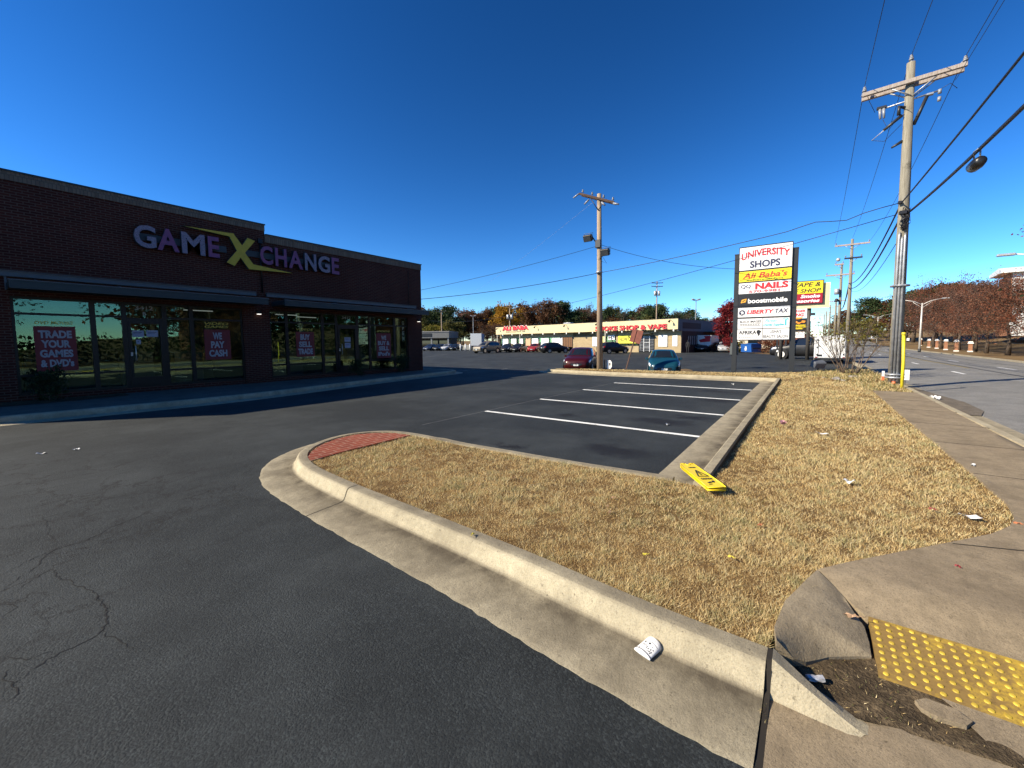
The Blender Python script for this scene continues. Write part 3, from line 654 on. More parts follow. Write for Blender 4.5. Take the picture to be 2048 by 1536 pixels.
BAYS = [("window", .88, 2.40, (.82, 2.5), 0), ("window", 2.40, 3.08, (.82, 2.5), 0), ("door", 3.08, 4.05, (2.45,), 1), ("window", 4.05, 4.77, (.80, 2.5), 0), ("window", 4.77, 6.32, (.80, 2.5), 0),
        ("window", 7.24, 7.90, (.80, 2.5), 0), ("window", 7.90, 9.40, (.80, 2.5), 0), ("window", 9.40, 10.04, (.80, 2.5), 0), ("door", 10.04, 11.08, (2.45,), 1), ("window", 11.08, 11.74, (.80, 2.5), 0), ("window", 11.74, 13.2, (.80, 2.5), 0), ("window", 13.2, 14.02, (.80, 2.5), 0)]
for n_, a, c, h, d in BAYS: bay(n_, a, c, h, bool(d))
NUM = paint("white_vinyl", (.30, .30, .29), .5)
wtext("3412", NUM, shop, (3.57, FY+.09, 2.80), XR, UZ, width=.44, height=.13, bold=.02, name="address_number")
wtext("B", NUM, shop, (3.57, FY+.09, 2.62), XR, UZ, height=.11, bold=.02, name="address_number")
wtext("3412", NUM, shop, (10.56, FY+.09, 2.80), XR, UZ, width=.44, height=.13, bold=.02, name="address_number")
wtext("C", NUM, shop, (10.56, FY+.09, 2.62), XR, UZ, height=.11, bold=.02, name="address_number")
b = MB(); b.box((-3.6, FY+4.5, 0), (14.67, FY+4.6, 3.2)); b.box((6.7, FY+.3, 0), (6.8, FY+4.5, 3.2)); b.box((-3.6, FY+.3, .0), (14.67, FY+4.5, .16))
wchild(b, "interior_wall", paint("dark_interior", (.022, .020, .020), .9), shop)
for (x, y) in ((1.6, 19.6), (3.9, 20.2), (5.2, 19.4), (8.6, 19.8), (9.6, 20.4), (12.4, 19.6)): b = MB(); b.bbox((x, y, .75), (.9, .4, 1.2), bev=.01); b.box((x-.42, y-.21, 1.35), (x+.42, y-.19, 1.39)); wchild(b, "display_rack", paint("interior_rack", (.06, .05, .05), .7), shop)
for (x, y) in ((8.2, 1.6), (9.6, 2.6), (5.0, 1.6)): b = MB(); b.box((x, FY+y, 2.9), (x+.9, FY+y+.1, 2.93)); wchild(b, "ceiling_light", paint("lit_tube", (.9, 1, .95), .4, emit=.12), shop)

# posters behind the panes
PRED = paint("faded_red_poster", (.18, .017, .018), .6, 0, .15, 2); PTXT = paint("poster_white", (.85, .85, .85), .6); PLET = paint("poster_letter", (.34, .34, .36), .6); GOLD = paint("dull_gold", (.55, .42, .06), .5)
def poster(x0, x1, z0, z1, lines, head, label):
    t = thing("window_poster", label, "poster", ((x0+x1)/2, FY+.19, z0))
    b = MB(); b.box((x0, FY+.084, z0), (x1, FY+.090, z1)); wchild(b, "sheet", PRED, t)
    w, h = x1-x0, (z1-z0); n = len(lines); mg = .07*h; lh = (h-2*mg)/n
    for i, s in enumerate(lines):
        wtext(s, PLET, t, ((x0+x1)/2, FY+.0835, z1-mg-lh*(i+.5)), XR, UZ, width=w*min(.80, .175*len(s)), height=lh*.80, bold=.045, depth=.002)
    if head:
        k = len(head)
        for i, s in enumerate(head): wtext(s, GOLD, t, ((x0+x1)/2, FY+.0935, z1+.05+.11*(k-1-i)+.05), XR, UZ, width=w*.92, height=.085, bold=.02, depth=.002, shear=.2, name="heading")
poster(1.24, 2.03, .92, 2.17, ["TRADE", "YOUR", "GAMES", "& DVD's"], ["DVD MOVIES"], "large red poster reading trade your games, in the leftmost shop window")
poster(5.11, 5.90, 1.09, 2.16, ["WE", "PAY", "CASH"], ["VIDEO", "GAMES"], "red poster reading we pay cash, left of the middle brick pier")
poster(8.26, 9.02, 1.09, 2.13, ["BUY", "SELL", "TRADE"], ["VIDEOS"], "red poster reading buy sell trade, in a shop window")
poster(12.12, 12.97, .89, 2.12, ["WE", "BUY &", "SELL", "iPod's"], ["iPODS"], "red poster reading we buy and sell, near the building's far corner")
def notice(x0, x1, z0, z1, label):
    b = MB(); b.box((x0, FY+.088, z0), (x1, FY+.0925, z1)); b.box((x0+.03, FY+.0865, z1-.07), (x1-.04, FY+.088, z1-.055), 1); b.box((x0+.03, FY+.0865, z1-.11), (x1-.08, FY+.088, z1-.10), 1)
    b.build("paper_notice", [paint("notice_paper", (.35, .36, .44), .7), NAVY], None, label=label, category="notice")
notice(3.24, 3.52, 1.88, 2.09, "pale paper notice, left of the upper pair on the first shop door")
notice(3.58, 3.87, 1.89, 2.10, "pale paper notice, right of the upper pair on the first shop door")
notice(3.32, 3.43, 1.66, 1.80, "small square notice below the pair on the first shop door")
notice(10.43, 10.73, 1.71, 1.91, "pale paper notice, upper one on the far shop door")
notice(10.44, 10.72, 1.43, 1.66, "pale paper notice, lower one on the far shop door")
op = thing("open_sign", "narrow vertical sign with pale letters in the last shop window", "sign", (13.83, FY+.17, 1.73))
b = MB(); b.box((13.74, FY+.165, 1.72), (13.92, FY+.175, 2.84)); wchild(b, "board", BLACK, op)
for i, s in enumerate("OPEN"): wtext(s, paint("pale_green_letter", (.75, .9, .85), .5), op, (13.83, FY+.164, 2.68-.27*i), XR, UZ, width=.12, height=.2, bold=.03, depth=.002)

# the channel letter sign above the canopies
sg = thing("channel_letter_sign", "pink and lilac channel letters around a yellow X on the brick wall", "sign", (6.7, FY, 4.4))
PINK = paint("pink_letter", (.20, .055, .145), .5); LILAC = paint("speckled_lilac_letter", (.21, .175, .22), .5, 0, .6, 60); XYEL = paint("dull_yellow_letter", (.52, .37, .02), .5)
RACE = paint("letter_raceway", (.035, .05, .058), .6)
def chan(s, x0, x1, mt, z0=4.66, z1=5.36):
    o = wtext(s, mt, sg, ((x0+x1)/2, FY-.06, (z0+z1)/2), XR, UZ, width=x1-x0, height=z1-z0, bold=.028, depth=.13, name="letter")
    # letters get dark returns
    o.data.materials.append(RACE)
    for p_ in o.data.polygons:
        if p_.normal.y > -.5: p_.material_index = 1
for s, a, c, mt in [("G", 3.40, 3.93, LILAC), ("A", 3.95, 4.51, PINK), ("M", 4.58, 5.22, LILAC), ("E", 5.31, 5.64, PINK), ("C", 6.95, 7.40, PINK), ("H", 7.49, 7.92, PINK), ("A", 7.99, 8.55, PINK), ("N", 8.64, 9.12, LILAC), ("G", 9.20, 9.72, LILAC), ("E", 9.80, 10.14, PINK)]:
    chan(s, a, c, mt)
XP = [(4.65, 5.55), (6.10, 5.60), (6.36, 5.23), (6.55, 5.54), (6.80, 5.47), (6.44, 4.98), (6.70, 4.60), (8.13, 4.46), (6.55, 4.40), (6.29, 4.78), (6.08, 4.45), (5.84, 4.55), (6.18, 5.01), (5.97, 5.47)]
b = MB(); b.prism([(x, z) for x, z in XP], (0, FY-.06, 0), XR, UZ, .13, 0)
o = wchild(b, "swoosh_letter", [XYEL, RACE], sg)
for p_ in o.data.polygons:
    if abs(p_.normal.y) < .5: p_.material_index = 1
b = MB(); b.box((3.55, FY-.06, 4.90), (5.9, FY-.002, 5.12)); b.box((6.4, FY-.06, 4.90), (10.0, FY-.002, 5.12)); wchild(b, "raceway", RACE, sg)

# pavement along the shopfront, with its kerb curling round the far corner
shk = smooth_path([(-8, 14.0), (-3, 13.85), (.4, 13.7), (4, 13.45), (6, 13.65), (9, 14.3), (12.6, 14.85), (14.7, 15.1), (15.5, 15.3), (15.85, 15.8), (15.95, 16.8), (15.95, 20), (15.95, 45)], 4)
sweep("shop_kerb", shk[::-1], [(-.02, -.1, 0), (0, .15, .1), (.14, .15, .1), (.16, .13, 0), (.18, .02, .3), (.4, .012, .3), (.55, .006, .2), (.57, -.04, 0)], M['kerb'])
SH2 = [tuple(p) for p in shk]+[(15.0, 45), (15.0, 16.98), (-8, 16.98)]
sheet("shop_pavement", SH2, .148, m_concrete("shaded_concrete", (.17, .15, .125), (.12, .105, .088), .4))  # concrete coloured darker to paint in the shopfront's shade
sheet("planting_bed", [(-1.5, 15.75), (1.2, 15.8), (2.9, 16.1), (2.9, 16.9), (-1.5, 16.9)], .165, M['dirt'])

# ------------------------------------------------------------------ plants
def leafmesh(name, pts, size, mat, tints, g, flat=.0, mats=None):
    n = len(pts); a = g.normal(size=(n, 3)); a /= np.linalg.norm(a, axis=1)[:, None]
    r = g.normal(size=(n, 3)); u = np.cross(a, r); u /= np.linalg.norm(u, axis=1)[:, None]; v = np.cross(a, u)
    s = (size*(.6+.8*g.random(n)))[:, None]; u = u*s; v = v*s*.55
    V = np.stack([pts-u, pts+v, pts+u, pts-v], 1).astype(np.float32)
    me = bpy.data.meshes.new(name); me.vertices.add(n*4); me.loops.add(n*4); me.polygons.add(n)
    me.vertices.foreach_set("co", V.ravel()); me.loops.foreach_set("vertex_index", np.arange(n*4, dtype=np.int32))
    me.polygons.foreach_set("loop_start", np.arange(0, n*4, 4, dtype=np.int32)); me.polygons.foreach_set("loop_total", np.full(n, 4, np.int32))
    at = me.attributes.new("tint", 'FLOAT', 'FACE'); at.data.foreach_set("value", np.clip(tints, 0, 1).astype(np.float32))
    me.materials.append(mat); me.update(); me.validate(); return me
def grow(g, height, spread, base, n1=9, n2=5, n3=4, up=.5, rad=None, lean=0.0, shape='round'):
    """trunk, limbs and twigs; returns the wood builder and the twig ends"""
    b = MB(); ends = []; rad = rad or height*.022
    top = height*.82; tr = [(0, 0, 0)]
    for i in range(1, 6): t = i/5; tr.append((lean*t*height+g.normal()*.012*height, g.normal()*.012*height, t*top))
    b.tube(tr, [rad*(1.25 if i == 0 else 1-.75*i/5) for i in range(6)], 7)
    T = np.array(tr)
    for k in range(n1):
        f = base+(1-base)*((k+.5)/n1)**.9; z = f*top; o = np.array([np.interp(z, T[:, 2], T[:, 0]), np.interp(z, T[:, 2], T[:, 1]), z])
        az = k*2.4+g.normal()*.4
        rel = (f-base)/(1-base)
        L = spread*(math.sin(math.pi*(.22+.72*rel))**.7 if shape == 'round' else (1.05-rel)**.85)*(.8+.35*g.random())
        ang = up*(.6+.9*rel) if shape == 'round' else up*.3
        d = np.array([math.cos(az)*math.cos(ang), math.sin(az)*math.cos(ang), math.sin(ang)])
        p1 = o+d*L*.5+g.normal(size=3)*.05*L; p2 = o+d*L+np.array([0, 0, .12*L])+g.normal(size=3)*.06*L
        b.tube([o, p1, p2], [rad*.42*(1-rel*.4), rad*.24, rad*.08], 5); ends.append((p2, 1.0))
        for q in range(n2):
            s = o+(p1-o)*.6 if q == 0 else p1+(p2-p1)*(q/n2)
            e = s+(d*.35+g.normal(size=3)*.55+np.array([0, 0, .18]))*L*.38
            b.tube([s, (s+e)/2+g.normal(size=3)*.03*L, e], [rad*.14, rad*.09, rad*.035], 4); ends.append((e, .8))
            for _ in range(n3):
                e2 = e+g.normal(size=3)*L*.16; mid = s+(e-s)*(.4+.5*g.random()); b.tube([mid, e2], [rad*.06, rad*.02], 3, cap=False); ends.append((e2, .6))
    return b, ends
def crown_pts(g, ends, n, cl, squash=.8):
    E_ = np.array([e for e, _ in ends]); W_ = np.array([w for _, w in ends]); idx = g.choice(len(E_), n, p=W_/W_.sum())
    return E_[idx]+g.normal(size=(n, 3))*cl*np.array([1, 1, squash]), idx
TREEDEF = {}
def treekind(key, seed, h, spread, base, nleaf, lsize, cl, shape='round', **k):
    g = np.random.default_rng(seed); b, ends = grow(g, h, spread, base, shape=shape, **k)
    bark = b.build("trunk", BARK); wood = bark.data; bpy.data.objects.remove(bark)
    lm = None
    if nleaf:
        pts, idx = crown_pts(g, ends, nleaf, cl); tt = g.random(len(ends))
        lm = leafmesh("crown", pts, lsize, MATS.get('_'), .5*tt[idx]+.5*g.random(nleaf), g)
    TREEDEF[key] = (wood, lm, h)
def tree(key, x, y, z, h, wid, leafmat, label, name="tree", group=None, rz=None, bark=None):
    wood, lm, h0 = TREEDEF[key]
    t = thing(name, label, "tree", (x, y, z), random.uniform(0, 6.28) if rz is None else rz, group); s = h/h0; t.scale = (s*wid, s*wid, s)
    o = bpy.data.objects.new("trunk", wood); link(o); o.parent = t
    if bark: o.material_slots[0].link = 'OBJECT'; o.material_slots[0].material = bark
    if lm:
        o = bpy.data.objects.new("crown", lm); link(o); o.parent = t
        if len(lm.materials) == 0: lm.materials.append(leafmat)
        o.material_slots[0].link = 'OBJECT'; o.material_slots[0].material = leafmat
    return t
LEAF = dict(
 pine=m_leaf("pine_needles", [(.010, .018, .008), (.022, .042, .014), (.05, .075, .025), (.07, .085, .03)], .15),
 olive=m_leaf("olive_leaves", [(.03, .035, .012), (.07, .075, .02), (.12, .11, .03), (.16, .13, .03)]),
 brown=m_leaf("brown_leaves", [(.035, .018, .012), (.09, .042, .02), (.15, .07, .03), (.20, .10, .045)]),
 russet=m_leaf("russet_oak_leaves", [(.065, .03, .023), (.16, .06, .036), (.25, .088, .045), (.28, .13, .07)]),
 umber=m_leaf("umber_oak_leaves", [(.05, .03, .025), (.12, .065, .048), (.18, .095, .065), (.22, .13, .09)]),
 rust=m_leaf("rust_oak_leaves", [(.08, .034, .024), (.18, .07, .040), (.26, .11, .06), (.30, .16, .095)]),
 gold=m_leaf("golden_leaves", [(.16, .075, .010), (.30, .15, .015), (.42, .22, .02), (.40, .25, .04)]),
 red=m_leaf("crimson_leaves", [(.07, .008, .012), (.17, .016, .022), (.26, .028, .03), (.30, .05, .04)]),
 shrub=m_leaf("dark_shrub_leaves", [(.012, .022, .010), (.03, .05, .02), (.055, .08, .03)]),
 yellow=m_leaf("yellow_green_leaves", [(.06, .06, .012), (.14, .13, .02), (.22, .19, .03), (.18, .10, .03)]))
treekind('oak1', 11, 10, 4.2, .30, 11000, .085, .27, n1=14, n2=8, n3=7)
treekind('oak2', 12, 10, 4.6, .28, 11000, .085, .29, n1=15, n2=8, n3=7)
treekind('far1', 13, 14, 4.8, .25, 4200, .30, .62, n1=12, n2=5, n3=3)
treekind('far2', 14, 14, 5.2, .2, 4200, .30, .7, n1=13, n2=5, n3=3)
treekind('thin1', 15, 12, 3.6, .3, 0, 0, 0, n1=13, n2=7, n3=6, up=.9)
treekind('haze1', 16, 12, 4.0, .25, 1300, .2, .5, n1=13, n2=7, n3=6, up=.8)
treekind('pine1', 17, 16, 3.6, .50, 5200, .26, .55, n1=14, n2=5, n3=3, up=.25)
treekind('pine2', 18, 16, 4.6, .38, 6400, .28, .62, n1=16, n2=5, n3=3, up=.25)
treekind('maple', 19, 7, 1.9, .12, 9000, .11, .26, n1=18, n2=6, n3=4, up=.9)
treekind('bush', 20, 1.2, .7, .08, 1500, .06, .13, n1=9, n2=4, n3=3)

# shrubs at the foot of the shopfront
def shrub(x, y, h, w, key, label, mat=None):
    t = tree('bush', x, y, .16, h, w, mat or LEAF['shrub'], label, "shrub", None); t['category'] = "shrub"; return t
shrub(1.35, 16.2, .72, .9, 0, "dark straggly shrub under the leftmost shop window")
shrub(10.55, 16.35, .62, .9, 0, "low dark shrub in front of the far shop door")
shrub(13.05, 16.4, .75, .85, 0, "low dark shrub at the far corner of the brick shop")

# ================================================================== the tall shop sign by the street
YL, ZU = (0, -1, 0), (0, 0, 1)            # reading directions on a face that looks back down the street
py = thing("pylon_sign", "tall black pylon sign with stacked shop name panels, near the kerbed island", "sign", (21.9, 1.72, 0))
SX0 = 21.9
b = MB(); b.box((SX0, .665, 1.60), (SX0+.34, 2.745, 5.94)); b.box((SX0-.012, .665, 5.90), (SX0, 2.745, 5.94)); b.box((SX0-.012, .665, 1.60), (SX0, 2.745, 1.64))
b.box((SX0-.012, .665, 1.64), (SX0, .685, 5.90)); b.box((SX0-.012, 2.725, 1.64), (SX0, 2.745, 5.90))
wchild(b, "cabinet", BLACK, py)
POSTM = paint("charcoal_post", (.022, .024, .026), .5, .2)
for (y0, y1) in ((.46, .662), (2.748, 2.93)):
    b = MB(); b.box((SX0+.05, y0, -.05), (SX0+.27, y1, 5.62)); b.box((SX0+.04, y0-.01, 5.62), (SX0+.28, y1+.01, 5.66)); wchild(b, "post", POSTM, py)
def panel(z0, z1, mt, y0=.685, y1=2.725, lab=None):
    b = MB(); b.box((SX0-.006, y0+.005, z0), (SX0-.001, y1-.005, z1)); o = wchild(b, "panel", mt, py)
    if lab: o['label'] = lab
    return o, (y0+y1)/2
def ptxt(o, s, mt, y, z, **k): return wtext(s, mt, o, (SX0-.0065, y, z), YL, ZU, depth=.004, **k)
o, yc = panel(4.865, 5.90, SIGNW, lab="white top panel with arched red and navy words")
ptxt(o, "UNIVERSITY", RED, yc, 5.46, width=1.88, height=.32, bold=.03, arc=.16); ptxt(o, "SHOPS", NAVY, yc, 5.10, width=1.18, height=.32, bold=.035)
o, yc = panel(4.33, 4.80, YELLOW, lab="bright yellow panel with red script and green small words")
ptxt(o, "Ali Baba's", paint("red_brown_letter", (.50, .05, .015), .5), yc+.0, 4.60, width=1.75, height=.27, bold=.025, shear=.25)
ptxt(o, "Mediterranean Food", paint("green_letter", (.10, .20, .02), .5), yc, 4.395, width=1.42, height=.075, bold=.03)
b = MB(); b.add([(SX0-.009, 2.68, 4.40), (SX0-.009, 2.25, 4.47), (SX0-.009, 2.25, 4.50), (SX0-.009, 2.68, 4.42)], [(0, 1, 2, 3)]); b.add([(SX0-.009, 1.15, 4.70), (SX0-.009, .72, 4.71), (SX0-.009, .72, 4.72), (SX0-.009, 1.15, 4.72)], [(0, 1, 2, 3)]); wchild(b, "flourish", MATS["red_brown_letter"], o)
o, yc = panel(3.78, 4.27, SIGNW, lab="white panel with black and red letters and a phone number")
ptxt(o, "QQ", NAVY, 2.43, 4.10, width=.40, height=.19, bold=.02); ptxt(o, "NAILS", RED, 1.42, 4.09, width=1.27, height=.29, bold=.05); ptxt(o, "570-9981", paint("dark_red_letter", (.4, .03, .05), .5), 1.7, 3.86, width=1.2, height=.115, bold=.03)
o, yc = panel(3.18, 3.73, BLACK, lab="black panel with white word and orange mark")
ptxt(o, "boostmobile", PTXT, 1.56, 3.43, width=1.53, height=.21, bold=.03)
b = MB(); b.prism([(0, 0), (.20, .04), (.24, .2), (.04, .16)], (SX0-.0065, 2.62, 3.35), YL, ZU, .003); b.prism([(.06, .05), (.13, .065), (.11, .10), (.18, .115), (.19, .15), (.1, .13), (.12, .095), (.05, .08)], (SX0-.011, 2.62, 3.35), YL, ZU, .002, 1)
wchild(b, "emblem", [paint("orange_mark", (.85, .40, .03), .5), BLACK], o)
o, yc = panel(2.69, 3.13, SIGNW, lab="white panel with navy round emblem and slanted red and navy words")
ptxt(o, "LIBERTY", RED, 1.82, 2.92, width=1.08, height=.19, bold=.04, shear=.2); ptxt(o, "TAX", NAVY, .99, 2.93, width=.52, height=.19, bold=.03, shear=.2)
b = MB(); b.prism([(.13*math.cos(a), .13*math.sin(a)) for a in np.linspace(0, 2*math.pi, 25)[:-1]], (SX0-.0065, 2.55, 2.90), YL, ZU, .003); b.prism([(-.06, -.09), (-.02, -.01), (-.07, .03), (.0, .08), (.07, .02), (.05, -.04), (.09, -.08), (.02, -.05)], (SX0-.011, 2.55, 2.9), YL, ZU, .002, 1)
wchild(b, "emblem", [NAVY, SIGNW], o)
GREYT = paint("grey_letter", (.035, .035, .04), .5); AQUA = paint("aqua_letter", (.04, .45, .52), .5)
o, yc = panel(2.16, 2.62, SIGNW, 1.71, 2.725); ptxt(o, "BLACK IMAGES", GREYT, 2.2, 2.48, width=.86, height=.11, bold=.02)
b = MB()
for z in (2.37, 2.29): b.box((SX0-.010, 1.80, z-.008), (SX0-.0065, 2.64, z+.012))
for k in range(8): b.box((SX0-.010, 1.84+.1*k, 2.325), (SX0-.0065, 1.90+.1*k, 2.345))
wchild(b, "small_print", GREYT, o)
o, yc = panel(2.16, 2.62, SIGNW, .685, 1.70, lab="white panel with aqua script and palm")
ptxt(o, "Parker", AQUA, 1.38, 2.50, width=.48, height=.14, shear=.4, bold=.005); ptxt(o, "Dental Supplies", AQUA, 1.28, 2.30, width=.80, height=.14, bold=.035, shear=.25)
b = MB(); b.box((SX0-.010, .80, 2.26), (SX0-.0065, .86, 2.52))
for a in range(5):
    t = a*.62+.1; b.prism([(0, 0), (.13*math.cos(t), .09*math.sin(t)-.01), (.10*math.cos(t), .09*math.sin(t)+.03)], (SX0-.0065, .83, 2.52), YL, ZU, .003)
wchild(b, "palm_emblem", AQUA, o)
o, yc = panel(1.645, 2.13, SIGNW, 1.71, 2.725); ptxt(o, "AFRIKA", BLACK, 2.30, 1.98, width=.72, height=.17, bold=.03)
b = MB()
for k in range(9): b.box((SX0-.010, 2.02+.065*k, 1.85), (SX0-.0065, 2.06+.065*k, 1.872))
for k in range(7): b.box((SX0-.010, 2.05+.075*k, 1.745), (SX0-.0065, 2.11+.075*k, 1.765))
b.prism([(0, .16), (.07, .19), (.15, .15), (.19, .09), (.13, .05), (.12, -.04), (.07, -.11), (.04, -.02), (-.01, .07)], (SX0-.0065, 1.93, 1.90), YL, ZU, .003)
for y in (2.63, 1.93): b.prism([(.03*math.cos(a*.63)*(1 if a % 2 else .45), .03*math.sin(a*.63)*(1 if a % 2 else .45)) for a in range(10)], (SX0-.0065, y, 1.76), YL, ZU, .003)
wchild(b, "small_print", BLACK, o)
o, yc = panel(1.645, 2.13, SIGNW, .685, 1.70); ptxt(o, "USHA'S", GREYT, 1.2, 2.0, width=.44, height=.13, bold=.015); ptxt(o, "BEAUTY SALON", GREYT, 1.2, 1.78, width=.94, height=.13, bold=.015)
# electric meter on its stand
mt_ = thing("meter_stand", "grey electric meter box on two thin legs beside the pylon sign", "meter", (22.2, 2.87, 0))
b = MB(); b.bbox((22.2, 2.87, 1.12), (.18, .36, .42), bev=.02); b.bbox((22.2, 2.87, 1.40), (.14, .30, .16), bev=.02); wchild(b, "box", paint("dark_grey_box", (.09, .10, .10), .5), mt_)
for y in (2.80, 2.95):
    b = MB(); b.box((22.17, y-.03, -.05), (22.23, y+.03, .92)); wchild(b, "leg", POSTM, mt_)
b = MB(); b.ball((22.10, 2.85, 1.46), .085, 0, 12, 8, (.6, 1, 1)); b.tube([(22.13, 2.85, 1.46), (22.16, 2.85, 1.46)], .1, 14); wchild(b, "dial", SIGNW, mt_)
b = MB(); b.tube([(22.24, 3.02, .9), (22.26, 3.04, 1.9), (22.24, 2.9, 2.1)], .02, 6); wchild(b, "conduit", POSTM, mt_)

# ================================================================== utility poles and their lines
def insul(b, p, h=.2, mi=1, up=1):
    p = Vector(p); b.tube([p, p+Vector((0, 0, h*.35*up))], .018, 6, 2)
    for k in range(3):
        z = h*(.3+.22*k)*up; b.tube([p+Vector((0, 0, z)), p+Vector((0, 0, z+.07*h/.2*up*.5)), p+Vector((0, 0, z+.04*up))], [.062-.01*k, .055-.01*k, .03], 10, mi)
def arm(b, c, half, d, thick=.09, mi=0):
    c = Vector(c); d = Vector(d).normalized(); a = math.atan2(d.y, d.x); tilt = math.asin(d.z)
    b.bbox(c, (2*half, thick, thick*1.25), mi=mi, bev=.008, rot=(Matrix.Rotation(a, 3, 'Z') @ Matrix.Rotation(-tilt, 3, 'Y')))
up1 = thing("utility_pole", "weathered grey utility pole with silver conduits at the kerb, the nearest one", "utility pole", (18.2, -2.35, 0))
PX, PY = 18.2, -2.35
b = MB(); b.tube([(PX, PY, -.2), (PX, PY, 3), (PX+.02, PY+.02, 6.5), (PX+.02, PY+.05, 10.25)], [.165, .155, .135, .105], 14); wchild(b, "shaft", WOODP, up1)
ARMW = m_wood("grey_arm_wood", (.30, .24, .20), (.46, .40, .35))
b = MB()
for dx in (-.16, .16): arm(b, (PX+dx, PY+.02, 9.62), 1.17, (0, 1, -.03), .095)
ca = wchild(b, "crossarm", ARMW, up1)
b = MB()
for s in (-1, 1):
    for dx in (-.1, .1): b.tube([(PX+dx, PY+s*.02, 9.2), (PX+dx*1.6, PY+s*.52, 9.56)], .02, 6)
wchild(b, "brace", GALV, up1)
for y in (-1.2, -3.45):
    for dx in (-.16, .16): b = MB(); insul(b, (PX+dx, y, 9.66+(y+2.35)*-.03), .22, 0); wchild(b, "insulator", [PORC, PORC, GALV], up1)
b = MB(); insul(b, (PX, PY+.05, 10.25), .24, 0)
wchild(b, "insulator", [PORC, PORC, GALV], up1)
b = MB(); b.tube([(PX, -1.62, 9.05), (PX, -2.95, 9.17)], .025, 6); b.tube([(PX+.05, PY-.1, 8.35), (PX+.02, PY-.36, 9.12)], .05, 5, 1); b.bbox((PX, PY-.42, 9.13), (.12, .16, .06), mi=0)
b.tube([(PX-.05, PY+.15, 8.72), (PX-.1, PY+.9, 8.1)], .012, 5); b.tube([(PX-.06, PY+.2, 8.68), (PX-.085, PY+.62, 8.34)], [.05, .04], 8, 1)
b.tube([(PX, PY+.15, 7.9), (PX-.05, PY+.4, 7.75)], [.05, .03], 8, 1)
wchild(b, "standoff_arm", [GALV, DARKM], up1)
b = MB()
for dy in (0, .09): b.tube([(PX, -1.62-dy, 9.1), (PX-.02, -1.64-dy, 8.75)], [.045, .03], 8, 1)
b.bbox((PX, -1.66, 9.1), (.1, .24, .08), mi=0)
for z in (9.2, 8.98): b.tube([(PX, -2.98, z), (PX, -2.98, z-.12)], .045, 8, 1)
b.tube([(PX, PY+.1, 8.9), (PX-.1, PY+.28, 8.95), (PX-.1, PY+.28, 8.7)], .05, 8)
wchild(b, "cutout_fuse", [DARKM, PORC], up1)
b = MB(); b.tube([(PX-.02, -1.5, 9.0), (PX, -1.35, 9.4), (PX-.1, -1.25, 9.7)], .008, 4); b.tube([(PX-.05, -1.7, 8.7), (PX-.1, -1.85, 8.3), (PX-.05, -2.1, 8.7)], .008, 4); b.tube([(PX-.1, PY+.9, 8.1), (PX-.2, PY+.6, 7.95), (PX-.1, PY+.2, 8.4)], .008, 4); b.tube([(PX, -2.98, 9.2), (PX, -3.2, 9.3), (PX, -3.35, 9.1)], .008, 4)
wchild(b, "jumper_wire", CABLE, up1)
b = MB(); b.tube([(PX-.17, PY+.1, 5.35), (PX-.18, PY, 5.45), (PX-.17, PY-.1, 5.4)], .03, 6)
for k in range(16):
    b.tube([(PX-.18, PY+.12-.26*random.random(), 5.05+.75*random.random()) for _ in range(3)], .014, 4)
b.bbox((PX-.18, PY+.05, 5.62), (.1, .2, .12), bev=.02); b.bbox((PX-.17, PY+.14, 5.95), (.07, .1, .1), bev=.02)
wchild(b, "splice_bundle", CABLE, up1)
for i, (dy, top) in enumerate(((.115, 4.9), (.035, 4.75), (-.045, 4.85))):
    b = MB(); b.tube([(PX-.185, PY+dy, .22), (PX-.16, PY+dy*.9, top), (PX-.16, PY+dy*.8, top+.12)], [.036, .036, .02], 10); wchild(b, "conduit", GALV, up1)
b = MB()
for z in (.32, .42, 3.3): b.tube([(PX-.02, PY, z), (PX-.02, PY, z+.05)], .245, 16)
b.bbox((PX-.2, PY+.04, 3.33), (.1, .34, .05), bev=.01); wchild(b, "strap", GALV, up1)
b = MB(); b.tube([(PX-.19, PY+.03, .12), (PX-.19, PY+.03, .22)], .05, 8); wchild(b, "orange_cap", paint("orange_plastic", (.65, .16, .06), .5), up1)

def mkpole(name, label, x, y, h, arms, r=.16, wood=WOODP, group="street utility poles beyond the first"):
    t = thing(name, label, "utility pole", (x, y, terrain(x, y)), 0, group)
    b = MB(); b.tube([(0, 0, -.2), (0, 0, h*.5), (0, 0, h)], [r, r*.85, r*.62], 10); b.build("shaft", wood, t)
    for (z, half, cy, dark, ins) in arms:
        b = MB(); arm(b, (-.12, cy, z), half, (0, 1, .0), .11); a_ = b.build("crossarm", DARKM if dark else ARMW, t)
        for s in (-1, 1):
            b = MB(); insul(b, (-.12, cy+s*(half-.08), z+.06), .22, 0); b.build("insulator", [PORC, PORC, GALV], a_)
            b = MB(); b.tube([(-.1, 0, z-.4), (-.12, cy+s*half*.45, z-.05)], .02, 5); b.build("brace", GALV, a_)
    return t
p2 = mkpole("utility_pole", "second grey utility pole along the street, with a pale crossarm", 47.1, -2.85, 10.45, [(9.95, 1.2, 0, 0, 1), (8.78, .62, -.12, 1, 1)])
p3 = mkpole("utility_pole", "shorter utility pole with transformer cans just behind the second street pole", 51.2, -2.4, 9.0, [(7.9, 1.1, .1, 0, 1), (8.9, .35, .2, 0, 0)], .15)
b = MB(); b.tube([(-.25, .3, 6.0), (-.25, .3, 6.55)], .2, 12); b.tube([(-.25, .28, 5.3), (-.25, .28, 5.6)], [.2, .12], 12, 1); b.ball((-.2, .3, 9.35), .18, 0); b.build("transformer", [ALU, DARKM], p3)
